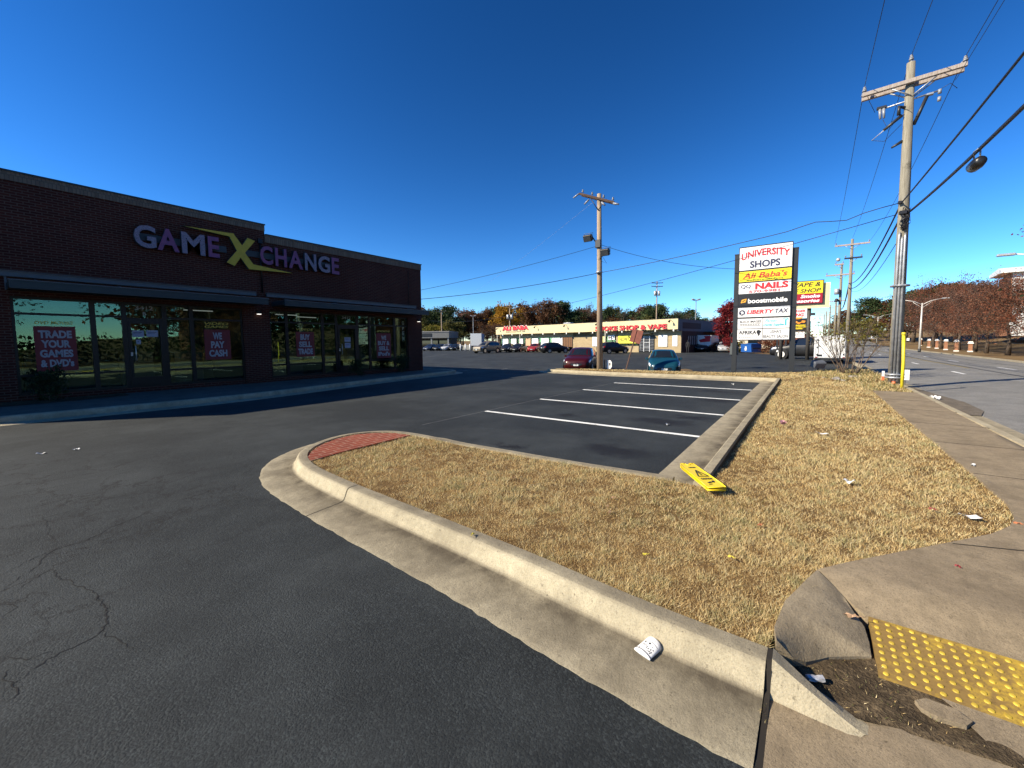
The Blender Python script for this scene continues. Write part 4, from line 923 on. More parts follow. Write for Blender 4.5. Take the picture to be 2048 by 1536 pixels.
for i, (px, base, top, d, nm) in enumerate([(1668, 690, 597, 75, "third"), (1657, 688, 610, 95, "fourth"), (1650, 688, 622, 120, "fifth"), (1646, 688, 628, 150, "sixth")]):
    q = ondist(px, 690, d); tz_ = ondist(px, top, d).z
    mkpole("utility_pole", "distant utility pole along the street, number %s of the receding row" % nm, q.x, q.y, tz_-terrain(q.x, q.y), [((tz_-terrain(q.x, q.y))*.95, 1.1, 0, 0, 0)], .17)
# pole on the grass strip with floodlights
mp = thing("light_pole", "brown wooden pole with floodlights on the grass strip between the lots", "utility pole", (20.0, 8.85, 0))
tilt = lambda z: 8.85+.012*z
b = MB(); b.tube([(20, 8.85, -.1), (20, tilt(4.6), 4.6), (20, tilt(9.2), 9.2)], [.165, .135, .11], 12); wchild(b, "shaft", WOODD, mp)
b = MB()
for dx in (-.15, .15): arm(b, (20+dx, 9.05, 8.98), 1.05, (0, 1, .44), .085)
wchild(b, "crossarm", m_wood("dark_arm", (.06, .035, .025), (.11, .07, .05)), mp)
b = MB()
for s in (-1, 1): b.tube([(19.86, 8.95, 8.35), (19.84, 8.95+s*.45, 8.95+.13*s)], .02, 5)
wchild(b, "brace", DARKM, mp)
for s in (-1, -.45, .25, .85):
    y = 9.05+s*.9; z = 9.04+s*.40; b = MB(); insul(b, (19.85, y, z), .2, 0); wchild(b, "insulator", [PORC, PORC, GALV], mp)
for (y, z, dy, dz) in ((10.02, 9.40, .32, -.16), (8.12, 8.52, -.3, -.12), (9.45, 8.98, .25, -.2), (8.75, 8.7, -.2, -.2)):
    b = MB(); b.tube([(19.83, y, z), (19.8, y+dy, z+dz)], [.05, .04], 8); wchild(b, "insulator", PORC, mp)
def flood(y, z, side, par):
    b = MB(); b.tube([(19.95, 8.95, z-.45), (19.9, 8.95+side*.22, z-.1), (19.85, 8.95+side*.3, z+.04)], .03, 6, 0)
    rot = Matrix.Rotation(R(-25), 3, 'Y'); b.bbox((19.75, y, z), (.22, .46, .34), mi=0, bev=.03, rot=rot); b.bbox((19.66, y, z-.06), (.02, .38, .26), mi=1, bev=.0, rot=rot)
    b.tube([(19.8, y-.24, z), (19.8, y-.26, z+.25), (19.8, y+.26, z+.25), (19.8, y+.24, z)], .012, 5, 0)
    wchild(b, "floodlight", [BLACK, paint("dull_lens", (.05, .055, .06), .3)], par)
flood(9.46, 7.0, 1, mp); flood(8.5, 6.15, -1, mp)
b = MB(); b.bbox((19.85, 8.93, 6.65), (.12, .3, .4), bev=.02); b.tube([(19.84, 8.7, 6.0), (19.84, 8.45, 5.6), (19.86, 8.75, 5.75)], .01, 4); wchild(b, "junction_box", BLACK, mp)
b = MB(); b.tube([(19.84, 8.86, 5.15), (19.84, 8.86, 5.25)], .16, 10); wchild(b, "strap", GALV, mp)
WG = "overhead lines strung between the poles"
def wire(a, c, sag, r, label, wav=0, mt=CABLE):
    a, c = Vector(a), Vector(c); n = 26; b = MB(); P = []
    for i in range(n+1):
        t = i/n; p = a.lerp(c, t); p.z -= sag*4*t*(1-t); 
        if wav: p.z += wav*math.exp(-((t-.12)/.035)**2)*-1+wav*.8*math.exp(-((t-.2)/.04)**2)
        P.append(p-a)
    b.tube(P, r, 5); o = b.build("overhead_wire", mt); o.location = a
    return tag(o, label, "power line", WG)
Z1, Z2 = 9.88, 10.2
wire((-12, -1.2, 9.7), (PX, -1.2, Z1), .15, .009, "leftmost thin high wire running overhead to the nearest pole's crossarm")
wire((-12, PY, 10.3), (PX, PY+.05, 10.47), .15, .009, "thin high wire running overhead to the nearest pole's top")
wire((-12, -3.45, 9.75), (PX, -3.45, 9.9), .15, .009, "rightmost thin high wire running overhead to the nearest pole's crossarm")
wire((-12, -3.6, 9.5), (PX, -3.3, 9.35), .2, .007, "very thin wire just under the rightmost high wire overhead")
wire((PX, -1.2, Z1), (47, -1.65, Z2), .4, .01, "left high wire from the nearest pole to the second street pole")
wire((PX, PY+.05, 10.47), (47.1, -2.85, 10.5), .4, .01, "middle high wire from the nearest pole to the second street pole")
wire((PX, -3.45, 9.9), (47, -4.05, Z2-.05), .5, .01, "right high wire from the nearest pole to the second street pole")
wire((-12, -2.5, 5.6), (PX-.1, PY+.1, 5.93), .25, .021, "upper thick black cable coming overhead to the nearest pole")
wire((-12, -2.5, 5.3), (PX-.1, PY-.1, 5.62), .62, .033, "lower thickest black cable carrying a splice closure")
wire((PX-.1, PY+.1, 5.93), (47, -2.75, 6.6), .75, .026, "upper thick cable sagging from the nearest pole along the street")
wire((PX-.1, PY+.05, 5.62), (47, -2.75, 6.2), .8, .03, "lower thick cable sagging from the nearest pole along the street")
wire((PX-.1, PY-.1, 5.3), (47, -2.95, 5.9), .75, .012, "thinner cable sagging lowest from the nearest pole along the street")
for (z, r, l) in ((6.6, .03, "upper"), (6.2, .03, "lower")):
    wire((47, -2.75, z), (75, -3.6, 6.2), .9, r, "%s thick cable continuing beyond the second street pole" % l)
wire((PX-.1, PY+.15, 5.95), (20, 8.85, 5.2), .12, .013, "wavy service wire from the nearest pole to the floodlight pole", .12)
wire((20, 8.86, 5.2), (15.0, 17.05, 4.0), .15, .014, "service wire from the floodlight pole to the brick shop's corner")
wire((PX-.1, PY+.2, 5.6), (57, 62, 6.2), 1.4, .012, "long low wire crossing behind the floodlight pole towards far trees")
wire((20, 8.85, 9.1), (60, 60, 9.6), .8, .0045, "faint high wire leaving the floodlight pole's crossarm to the left", 0, GALV)
wire((20, 8.8, 6.6), (22.05, 2.9, 5.0), .25, .01, "slack wire from the floodlight pole to the pylon sign")
wire((20, 8.9, 6.6), (15.0, 19, 4.4), .15, .01, "twisted wire from the floodlight box to the shop roof")
# splice closure on the lower cable
sp = thing("splice_closure", "black barrel shaped splice closure hanging under the thick cable", "splice closure", (11.8, -2.5, 5.10)); sp.scale = (.72, .8, .8)
q = Vector((0.9, 0, .05)).normalized()
b = MB(); b.tube([q*-.36+Vector((0, 0, -.19)), q*-.33+Vector((0, 0, -.19)), q*-.05+Vector((0, 0, -.19)), q*.3+Vector((0, 0, -.19)), q*.36+Vector((0, 0, -.19))], [.05, .11, .135, .125, .08], 14); b.build("barrel", paint("black_plastic", (.012, .012, .013), .35), sp)
b = MB()
for s in (-.26, .26): b.tube([q*s+Vector((0, 0, -.1)), q*s+Vector((0, 0, .1))], .018, 6)
b.tube([q*.2+Vector((0, 0, -.1)), q*-.4+Vector((0, .14, .02)), q*-.5+Vector((0, .04, .1))], .008, 4); b.build("hanger", GALV, sp)
b = MB(); b.bbox((-.1, -.12, -.13), (.06, .02, .03)); b.bbox((.08, -.125, -.16), (.05, .02, .02)); b.build("tag", paint("rust_tag", (.35, .12, .06), .6), sp)
# yellow marker and small flags by the pole
ym = thing("marker_post", "thin yellow marker post beside the nearest utility pole", "marker post", (16.65, -2.33, .1))
b = MB(); b.tube([(0, 0, -.15), (.0, -.0, .8), (0, .03, 1.62)], .04, 10); b.build("tube", paint("marker_yellow", (.75, .60, .03), .45), ym); b = MB(); b.tube([(0, .03, 1.62), (0, .03, 1.7)], [.05, .046], 10); b.build("cap", MATS["marker_yellow"], ym)
b = MB(); b.box((0, -.1, 1.45), (.01, -.04, 1.53)); b.build("decal", SIGNW, ym)
def sgn(x, y, z, w, h, label, mats, name="yard_sign"):
    t = thing(name, label, "sign", (x, y, z)); b = MB(); b.box((-.008, -w/2, .12), (.0, w/2, .12+h)); b.build("board", mats, t)
    b = MB(); b.box((.002, -.02, -.1), (.012, .0, .3)); b.build("stake", DARKM, t); return t
sgn(19.4, -2.78, .06, .22, .36, "small white yard sign leaning behind the nearest utility pole", SIGNW)
t = sgn(18.6, -2.12, .08, .07, .32, "white and orange marker board beside the nearest pole's conduits", SIGNW, "marker_board")
b = MB(); b.box((-.012, -.035, .12), (-.009, .035, .26)); b.build("orange_band", MATS["orange_plastic"], t)
# leaning brown sign seen from behind
ls = thing("leaning_sign", "rusty brown sign plates on a leaning post on the grass strip", "sign", (20.0, 7.48, .0)); ls.rotation_euler = (R(15.5), 0, 0)
b = MB(); b.box((-.03, -.02, -.1), (.03, .03, 2.28)); b.build("post", paint("rusty_post", (.10, .055, .04), .8), ls)
RUST = paint("rusty_brown", (.19, .055, .035), .7, 0, .25, 4)
b = MB(); b.box((-.05, -.33, 1.62), (-.035, -.035, 2.28)); b.box((-.05, .0, 1.62), (-.035, .22, 2.24)); b.build("plate", RUST, ls)
# white round guy guard and box at the foot of the floodlight pole
gb = thing("white_sign_board", "white rounded sign boards at the foot of the floodlight pole", "sign", (20.2, 8.7, .05))
b = MB(); b.prism([(-.13, -.22), (.05, -.24), (.13, -.12), (.13, .12), (.05, .22), (-.13, .22)], (.05, -.28, .36), YL, ZU, .02); b.box((.05, .2, .12), (.07, .40, .58)); b.build("board", SIGNW, gb)
b = MB(); b.box((.02, -.02, -.1), (.06, .02, .6)); b.build("stake", DARKM, gb)
b = MB(); b.box((.025, -.34, .30), (.028, -.27, .44)); b.build("black_mark", BLACK, gb)

# ================================================================== vehicles
CARS = {
 'suv':   dict(L=4.4, W=1.84, H=1.60, t=[0, .03, .10, .20, .27, .33, .42, .55, .74, .88, .955, 1.0], zb=[.34, .22, .2, .2, .2, .2, .2, .2, .2, .2, .26, .36],
               be=[.62, .70, .80, .88, .93, .95, .97, .99, 1.01, 1.03, 1.0, .92], to=[.72, .84, .96, 1.03, 1.07, 1.28, 1.52, 1.60, 1.57, 1.46, 1.12, .98], wb=[.62, .80, .89, .92, .92, .92, .92, .92, .92, .90, .86, .78], wt=[.5, .62, .70, .74, .76, .70, .66, .65, .64, .63, .66, .66], ws=(.28, .415), sd=(.34, .86), rw=(.89, .955)),
 'hatch': dict(L=4.14, W=1.70, H=1.53, t=[0, .03, .09, .18, .24, .31, .41, .54, .74, .90, .96, 1.0], zb=[.32, .2, .18, .18, .18, .18, .18, .18, .18, .18, .24, .34],
               be=[.58, .66, .76, .85, .90, .93, .94, .95, .97, .99, .97, .88], to=[.68, .80, .92, 1.0, 1.05, 1.26, 1.47, 1.53, 1.50, 1.36, 1.1, .95], wb=[.56, .73, .82, .85, .85, .85, .85, .85, .85, .83, .79, .70], wt=[.45, .56, .64, .70, .71, .65, .60, .59, .58, .58, .6, .6], ws=(.25, .40), sd=(.31, .87), rw=(.905, .96)),
 'sedan': dict(L=4.75, W=1.80, H=1.45, t=[0, .03, .10, .22, .29, .36, .44, .56, .70, .80, .86, .95, 1.0], zb=[.32, .2, .18, .18, .18, .18, .18, .18, .18, .18, .18, .22, .32],
               be=[.56, .64, .74, .82, .87, .89, .90, .91, .93, .95, .96, .95, .84], to=[.64, .76, .86, .94, .98, 1.2, 1.39, 1.45, 1.40, 1.22, 1.04, 1.02, .9], wb=[.60, .78, .87, .90, .90, .90, .90, .90, .90, .89, .88, .84, .74], wt=[.5, .62, .7, .74, .74, .66, .61, .6, .6, .64, .7, .7, .62], ws=(.30, .43), sd=(.35, .79), rw=(.73, .85)),
 'big':   dict(L=4.9, W=1.95, H=1.82, t=[0, .02, .08, .22, .27, .33, .41, .55, .78, .93, .975, 1.0], zb=[.40, .3, .26, .26, .26, .26, .26, .26, .26, .26, .3, .38],
               be=[.72, .86, .98, 1.04, 1.08, 1.10, 1.11, 1.12, 1.13, 1.14, 1.12, 1.05], to=[.84, 1.02, 1.12, 1.17, 1.20, 1.45, 1.72, 1.82, 1.80, 1.72, 1.3, 1.12], wb=[.75, .90, .95, .97, .97, .97, .97, .97, .97, .96, .93, .86], wt=[.66, .78, .82, .84, .84, .78, .74, .73, .72, .72, .76, .76], ws=(.275, .405), sd=(.33, .93), rw=(.935, .978)),
}
TYREM = RUBBER; RIMM = paint("alloy_rim", (.50, .51, .52), .3, .8); LENSM = paint("headlight_glass", (.75, .78, .80), .12, .2); TAILM = paint("tail_lamp", (.30, .01, .012), .2)
PLATEM = paint("number_plate", (.70, .72, .72), .5); CHROME = paint("chrome", (.75, .75, .75), .15, 1)
def car_surf(d, t, v, off=0.0, sd=1):
    """point on the car's skin: t front to back, v 0 (sill) .. 1 (roof middle)"""
    f = lambda k: float(np.interp(t, d['t'], d[k]))
    zb, be, to, wb, wt = f('zb'), f('be'), f('to'), f('wb'), f('wt'); to = max(to, be+.03)
    ring = [(wb*.80, zb), (wb*.96, zb+.10), (wb*1.0, zb+.5*(be-zb)), (wb*.975, be), (wb*.975-(wb*.975-wt)*.55, be+.55*(to-be)), (wt, to-.06*min(1, (to-be)/.3)), (wt*.72, to-.012), (0, to)]
    vk = [0, .1, .28, .46, .62, .76, .86, 1.0]
    y = float(np.interp(v, vk, [q[0] for q in ring])); z = float(np.interp(v, vk, [q[1] for q in ring]))
    x = d['L']*(.5-t)
    cy = .55 if v < .76 else .1; ny = math.cos(v*1.4)
    return Vector((x, (y+off*ny)*sd, z+off*(1-ny)))
def car_patch(b, d, t0, t1, v0, v1, sd, off=.008, nt_=4, nv=3, mi=0, skew=0):
    vs = []
    for i in range(nt_+1):
        for j in range(nv+1):
            v = v0+(v1-v0)*j/nv; t = t0+(t1-t0)*i/nt_+skew*(v-v0)
            vs.append(car_surf(d, t, v, off, sd))
    fs = [(i*(nv+1)+j, i*(nv+1)+j+1, (i+1)*(nv+1)+j+1, (i+1)*(nv+1)+j) for i in range(nt_) for j in range(nv)]
    if sd > 0: fs = [f[::-1] for f in fs]
    b.add(vs, fs, mi, True)
def make_car(kind, name, label, paintm, loc, rz, cat="car", group=None, rim=None, grille=True):
    d = CARS[kind]; t = thing(name, label, cat, loc, rz, group)
    b = MB(); ts = np.linspace(0, 1, 41); vv = [0, .05, .1, .19, .28, .37, .46, .54, .62, .69, .76, .81, .86, .93, 1.0]; k = len(vv); ring = []
    for tt in ts:
        for sd in (1, -1):
            pass
    for tt in ts:
        row = [car_surf(d, tt, v, 0, 1) for v in vv]+[car_surf(d, tt, v, 0, -1) for v in vv[-2::-1]]; ring.append(row)
    n = len(ring[0]); V = [p for r_ in ring for p in r_]
    F = [(i*n+j, (i+1)*n+j, (i+1)*n+j+1, i*n+j+1) for i in range(40) for j in range(n-1)]+[tuple(range(n)), tuple(40*n+j for j in range(n-1, -1, -1))]+[(i*n+n-1, (i+1)*n+n-1, (i+1)*n, i*n) for i in range(40)]
    b.add(V, F, 0, True); body = b.build("body", paintm, t)
    b = MB()
    for sd in (1, -1): car_patch(b, d, d['ws'][0], d['ws'][1], .56, 1.0, sd, .010, 6, 5, skew=-.0)
    b.build("windscreen", M['carglass'], t)
    b = MB()
    for sd in (1, -1): car_patch(b, d, d['rw'][0], d['rw'][1], .52, 1.0, sd, .010, 4, 4)
    b.build("rear_window", M['carglass'], t)
    s0, s1 = d['sd']; mid = s0+(s1-s0)*.5
    for sd in (1, -1):
        for (a, c) in ((s0+.025, mid-.008), (mid+.008, s1-.02)):
            b = MB(); car_patch(b, d, a, c, .485, .735, sd, .010, 4, 3, skew=.10 if a < mid-.05 else -.02); b.build("side_window", M['carglass'], t)
        b = MB(); car_patch(b, d, .035, .115, .40, .52, sd, .012, 3, 2, skew=.1); b.build("headlight", LENSM, t)
        b = MB(); car_patch(b, d, .945, .99, .38, .54, sd, .012, 2, 2); b.build("tail_light", TAILM, t)
        p_ = car_surf(d, s0+.02, .47, 0, sd); b = MB(); b.bbox(p_+Vector((.02, sd*.09, .06)), (.10, .18, .13), bev=.03); b.build("mirror", paintm, t)
    b = MB()
    for sd in (1, -1): car_patch(b, d, .004, .03, .30, .44, sd, .014, 2, 2)
    b.box((d['L']/2-.03, -.36, d['zb'][0]+.14), (d['L']/2+.012, .36, d['be'][0]-.02)); b.build("grille", BLACK, t)
    b = MB(); b.box((d['L']/2+.012, -.26, d['be'][0]-.12), (d['L']/2+.02, .26, d['be'][0]-.095)); b.prism([(-.12, .06), (0, -.06), (.12, .06), (.09, .06), (0, -.02), (-.09, .06)], (d['L']/2+.012, 0, d['be'][0]-.09), (0, 1, 0), (0, 0, 1), .012); b.build("chrome_trim", CHROME, t)
    for (x, s) in ((d['L']/2+.012, 1), (-d['L']/2-.012, -1)):
        b = MB(); zc = d['zb'][0]+.1 if s > 0 else d['be'][-1]-.16; b.box((min(x, x+.012*s), -.16, zc), (max(x, x+.012*s), .16, zc+.10)); b.build("number_plate", PLATEM, t)
    wr = .33 if kind != 'big' else .40
    for fx in (.19, .80):
        for sd in (1, -1):
            x = d['L']*(.5-fx); y = sd*(float(np.interp(fx, d['t'], d['wb']))-.09)
            b = MB(); b.tube([(x, y+sd*.09, wr+.02), (x, y+sd*.094, wr+.02)], wr+.075, 20, 0, sm=False); arch = b.build("wheel_arch", BLACK, t)
            b = MB(); b.tube([(x, y-.11*sd, wr), (x, y+.075*sd, wr), (x, y+.11*sd, wr)], [wr, wr, wr-.035], 20); wh = b.build("wheel", TYREM, t)
            b = MB(); b.tube([(x, y+.10*sd, wr), (x, y+.118*sd, wr)], wr*.66, 16, sm=False)
            b.build("rim", rim or RIMM, wh)
    return t
MAROON = m_carpaint("maroon_paint", (.05, .001, .002)); BLUE = m_carpaint("teal_blue_paint", (.006, .060, .095)); BLK = m_carpaint("black_car_paint", (.006, .006, .007)); REDC = m_carpaint("red_car_paint", (.30, .012, .016)); TAN = m_carpaint("tan_car_paint", (.20, .17, .125)); SILV = m_carpaint("silver_paint", (.45, .46, .47)); NAVYC = m_carpaint("navy_paint", (.02, .03, .06)); WHT = m_carpaint("white_car_paint", (.70, .71, .72))
def face(px, py, deg):          # heading of a car's nose
    return R(deg)
make_car('suv', "parked_car", "dark red compact crossover parked nose towards the grass strip, beside the floodlight pole", MAROON, (25.3, 12.55, lot_z(25, 12)), R(197))
make_car('hatch', "parked_car", "teal blue hatchback parked nose towards the grass strip, left of the pylon sign", BLUE, (24.8, 6.95, lot_z(24.8, 6.9)-.05), R(198))
G1 = "cars parked in front of the cream shop"
def far(px, py): return tuple(site(px, py))
def carat(kind, px0, px1, dist, rz, pm, label, group, rim=None, cat="car"):
    q = ondist((px0+px1)/2, 700, dist); return make_car(kind, "parked_car", label, pm, (q.x, q.y, 0), rz, cat, group, rim)
carat('big', 952, 996, 64, R(178), TAN, "black and tan off-road wagon, leftmost in front of the cream shop", G1)
carat('sedan', 996, 1036, 69, R(196), BLK, "black car with bright headlights parked next to the tan wagon", G1)
carat('sedan', 1018, 1056, 68.3, R(196), BLK, "black car with bright headlights parked next to the red sedan", G1)
carat('sedan', 1052, 1090, 68, R(196), REDC, "red sedan parked between the black cars by the cream shop", G1)
carat('suv', 1086, 1132, 61.5, R(330), BLK, "black hatchback seen from behind, right of the red sedan", G1)
carat('suv', 1206, 1246, 57.5, R(330), BLK, "black hatchback partly behind the floodlight pole, by the yellow banner", G1)
G2 = "cars parked before the grey shop far left"
for i, (a, c, pm, l) in enumerate([(850, 874, NAVYC, "dark blue car leftmost before the grey shop far left"), (868, 892, BLK, "black car with a glinting nose before the grey shop"), (884, 906, SILV, "silver grey car before the grey shop far left"), (900, 922, BLK, "dark car rightmost before the grey shop, by the white bollards")]):
    carat('sedan', a, c, 90, R(200), pm, l, G2)
# behind the trailer and at the shop's shaded side
make_car('big', "parked_truck", "black lifted off-road vehicle with white wheels behind the white trailer", BLK, (42.3, .15, 0), R(80), "truck", None, WHITE)
make_car('suv', "parked_car", "dark car in the shade beside the cream shop's end wall", BLK, tuple(site(1399, 703.5)), R(200))
make_car('sedan', "parked_car", "pale car half hidden under the crimson tree", SILV, (64.5, 9.6, 0), R(190))
q = ondist(1745, 680, 150); make_car('big', "distant_vehicle", "white van far up the street", WHT, (q.x, q.y, terrain(q.x, q.y)+.3), R(182), "van")

# ---- white cargo trailer
tr = thing("cargo_trailer", "white enclosed cargo trailer parked at the lot's street edge", "trailer", (34.3, -1.22, 0))
TW = paint("trailer_white", (.80, .80, .78), .4, 0, .04, 3)
b = MB(); b.bbox((1.75, 0, 1.12), (3.5, 1.66, 1.48), bev=.03); b.build("body", TW, tr)
b = MB(); b.box((-.012, -.76, .46), (-.001, .76, 1.78)); b.box((-.02, -.80, .42), (-.001, -.77, 1.82), 1); b.box((-.02, .77, .42), (-.001, .80, 1.82), 1); b.box((-.02, -.80, 1.80), (-.001, .80, 1.83), 1); b.build("rear_door", [TW, ALU], tr)
b = MB()
for y in (-.70, .70):
    for z in (.62, 1.1, 1.6): b.box((-.035, y-.03, z-.05), (-.012, y+.03, z+.05))
b.tube([(-.03, .64, .6), (-.03, .64, 1.7)], .012, 6); b.build("hinge", DARKM, tr)
b = MB(); b.box((-.03, .42, .50), (-.013, .70, .62)); b.build("number_plate", BLACK, tr)
b = MB(); b.box((-.016, .52, 1.12), (-.0125, .62, 1.15)); b.box((-.016, .30, 1.14), (-.0125, .42, 1.155)); b.box((-.016, -.1, .86), (-.0125, .12, .875)); b.build("small_print", GREYT, tr)
b = MB(); b.box((-.12, -.83, .30), (3.4, .83, .385)); b.build("bumper", DARKM, tr)
for s in (-1, 1):
    b = MB(); b.tube([(2.0, s*.62, .32), (2.0, s*.82, .32)], .32, 16, sm=False); w_ = b.build("wheel", RUBBER, tr); b = MB(); b.tube([(2.0, s*.81, .32), (2.0, s*.835, .32)], .2, 12, sm=False); b.build("rim", WHITE, w_)
    b = MB(); b.box((-.02, s*.72-.06, .40), (-.0125, s*.72+.06, .45)); b.build("tail_light", TAILM, tr)
# ---- ground floodlight, rocks and edging by the sign bed
fl = thing("ground_floodlight", "tilted grey box floodlight on the ground by the shrub", "floodlight", (23.0, -.42, .08))
rot = Matrix.Rotation(R(35), 3, 'Z') @ Matrix.Rotation(R(-28), 3, 'Y')
b = MB(); b.bbox((0, 0, .42), (.30, .52, .30), bev=.03, rot=rot); b.build("housing", paint("flood_grey", (.11, .12, .14), .5), fl)
b = MB(); b.tube([(0, 0, 0), (0, 0, .3)], .03, 8); b.tube([(0, -.1, .02), (0, .1, .02)], .05, 6); b.build("stand", DARKM, fl)
b = MB(); b.bbox(rot @ Vector((-.155, 0, 0))+Vector((0, 0, .42)), (.01, .44, .22), bev=0, rot=rot); b.build("lens", paint("flood_lens", (.14, .16, .2), .1), fl)
ROCKM = m_concrete("rock", (.40, .37, .33), (.25, .22, .19), .3)
def rock(x, y, z, s, label, sx=1.0, mt=ROCKM):
    bm = bmesh.new(); bmesh.ops.create_icosphere(bm, subdivisions=2, radius=s)
    for v in bm.verts: v.co *= 1+random.uniform(-.2, .2); v.co.z *= .55; v.co.x *= sx
    me = bpy.data.meshes.new("rock"); bm.to_mesh(me); bm.free(); me.materials.append(mt); o = bpy.data.objects.new("rock", me); link(o); o.location = (x, y, z); return tag(o, label, "rock", "stones edging the shrub bed")
for i, (px, py_, s, sx, l) in enumerate([(1602, 753, .12, 1, "tan stone at the left end of the shrub bed"), (1624, 752, .08, 1.6, "small flat stone beside the ground floodlight"), (1648, 757, .10, 1.8, "pale flat stone in front of the ground floodlight"), (1672, 759, .16, 2.2, "long white stone slab in front of the shrub"), (1687, 762, .08, 1.5, "small pale stone by the shrub's stems"), (1660, 750, .09, 1, "dark stone just behind the long white slab"), (1706, 756, .17, 1, "grey stone at the base of the shrub")]):
    q = site(px, py_, .14); rock(q.x, q.y, .15, s, l, sx)
# ---- crape myrtle with bare stems
sh = thing("bare_shrub", "bare many stemmed shrub with a few olive leaves beside the white trailer", "shrub", (22.1, -1.5, .1))
g = np.random.default_rng(31); b = MB(); ends = []
for k in range(17):
    az = k*2.4+g.normal()*.3; tl = .10+.62*g.random(); L = 1.5+.75*g.random(); o = np.array([math.cos(az)*.12*g.random(), (.35 if k % 4 == 0 else 0)+math.sin(az)*.16, 0.0])
    d = np.array([math.cos(az)*math.sin(tl), math.sin(az)*math.sin(tl)*1.15, math.cos(tl)]); P = [o]
    for q in range(5): P.append(P[-1]+d*L/5+g.normal(size=3)*.03); d = d+np.array([0, 0, .05])
    b.tube(P, [.021, .017, .013, .009, .006, .003], 6)
    for q in (2, 3, 4):
        for _ in range(3):
            e = P[q]+(d+g.normal(size=3)*.42)*(.35+.35*g.random()); mid_ = (P[q]+e)/2+g.normal(size=3)*.03
            b.tube([P[q], mid_, e], [.007, .005, .002], 4); ends.append(e)
            for _ in range(4): e2 = mid_+(d*.6+g.normal(size=3)*.5)*.28; b.tube([mid_, e2], [.0035, .0015], 3); ends.append(e2)
b.build("stems", TWIG, sh)
pts = np.array(ends)[g.choice(len(ends), 750)]+g.normal(size=(750, 3))*.09; pts = pts[(pts[:, 2] > 1.1+.5*g.random(750))]
lm_ = leafmesh("foliage", pts, .042, LEAF['yellow'], g.random(len(pts)), g); o = bpy.data.objects.new("foliage", lm_); link(o); o.parent = sh

# ================================================================== the yellow sign, burger sign and other street signs further on
vs_ = thing("shop_sign", "yellow and dark red shop sign before a cream board, behind the pylon sign", "sign", (40, .9, 0))
b = MB(); b.box((40, -.86, 4.44), (40.35, 2.6, 6.28)); wchild(b, "cabinet", BLACK, vs_)
b = MB(); b.box((39.985, -.80, 5.27), (39.999, 2.54, 6.22)); b.box((39.985, -.80, 4.50), (39.999, 2.54, 5.26), 1); pn = wchild(b, "panel", [YELLOW, paint("crimson_panel", (.34, .008, .025), .45)], vs_)
def vt(s, mt, y, z, w, h, **k): wtext(s, mt, pn, (39.984, y, z), YL, ZU, width=w, height=h, shear=.25, depth=.004, **k)
vt("VAPE &", BLACK, .20, 5.97, 1.75, .34, bold=.02); vt("SMOKE SHOP", BLACK, .86, 5.50, 3.1, .32, bold=.02)
vt("Smoke", PTXT, -.02, 5.06, 1.25, .27, bold=.035); vt("Accessories", PTXT, .62, 4.70, 2.5, .26, bold=.035); vt("E -", PTXT, 1.3, 5.06, .5, .22, bold=.03)
b = MB(); b.box((40.14, -1.26, 4.12), (40.30, 2.4, 6.05)); wchild(b, "back_board", paint("cream_board", (.80, .68, .36), .6), vs_)
for y in (.0, 1.8):
    b = MB(); b.tube([(40.45, y, -.1), (40.45, y, 4.5)], .14, 12); wchild(b, "post", paint("dark_post", (.05, .045, .04), .6), vs_)
b = MB(); b.box((40.2, -.4, 3.55), (40.25, -.08, 3.75)); b.box((40.2, -.34, 3.1), (40.23, -.1, 3.5), 1); wchild(b, "small_box", [DARKM, SIGNW], vs_)
bk = thing("restaurant_sign", "white sign with red and orange lettering over black and yellow boards", "sign", (52, 1.2, 0))
b = MB(); b.box((52, -.02, 3.9), (52.3, 2.4, 5.15)); wchild(b, "panel", SIGNW, bk); pn = bk.children[0]
OR = paint("orange_letter", (.85, .30, .03), .5)
wtext("BURGER", RED, pn, (51.99, .98, 4.62), YL, ZU, width=1.35, height=.26, bold=.035, shear=.15); wtext("KING", RED, pn, (51.99, .98, 4.22), YL, ZU, width=1.1, height=.34, bold=.04, shear=.15)
for z0, s in ((4.82, 1), (4.0, -1)):
    b = MB(); P = [(.5*math.cos(a), .22*math.sin(a)*s) for a in np.linspace(0.15, math.pi-.15, 12)]; b.prism(P if s > 0 else P[::-1], (51.998, .98, z0), YL, ZU, .01); wchild(b, "emblem", OR, pn)
b = MB(); b.box((52.02, -.1, 2.52), (52.3, 2.4, 3.85)); mb_ = wchild(b, "menu_board", BLACK, bk)
wtext("Specials", OR, mb_, (52.0, .9, 3.5), YL, ZU, width=1.3, height=.36, bold=.03, shear=.3) if False else None
b = MB(); b.prism([(0, .05), (.3, .3), (.55, .1), (.8, .34), (1.1, .28), (1.0, .1), (.75, .12), (.5, -.04), (.3, .1)], (52.018, 1.35, 3.3), YL, ZU, .01, 1)
for k, (y, w_) in enumerate(((1.5, 1.25), (1.6, 1.55), (1.45, .95))): b.box((52.0, y-w_, 3.1-.18*k), (52.018, y, 3.19-.18*k), 2)
wchild(b, "board_lettering", [BLACK, OR, YELLOW], mb_)
b = MB(); b.box((52.02, .3, 1.85), (52.2, 2.4, 2.46)); b2 = wchild(b, "lower_board", SIGNW, bk)
b = MB(); b.box((52.0, .5, 2.12), (52.018, 1.5, 2.16)); wchild(b, "small_print", GREYT, b2)
for y in (.5, 1.9):
    b = MB(); b.box((52.1, y-.08, -.1), (52.25, y+.08, 1.9)); wchild(b, "post", DARKM, bk)
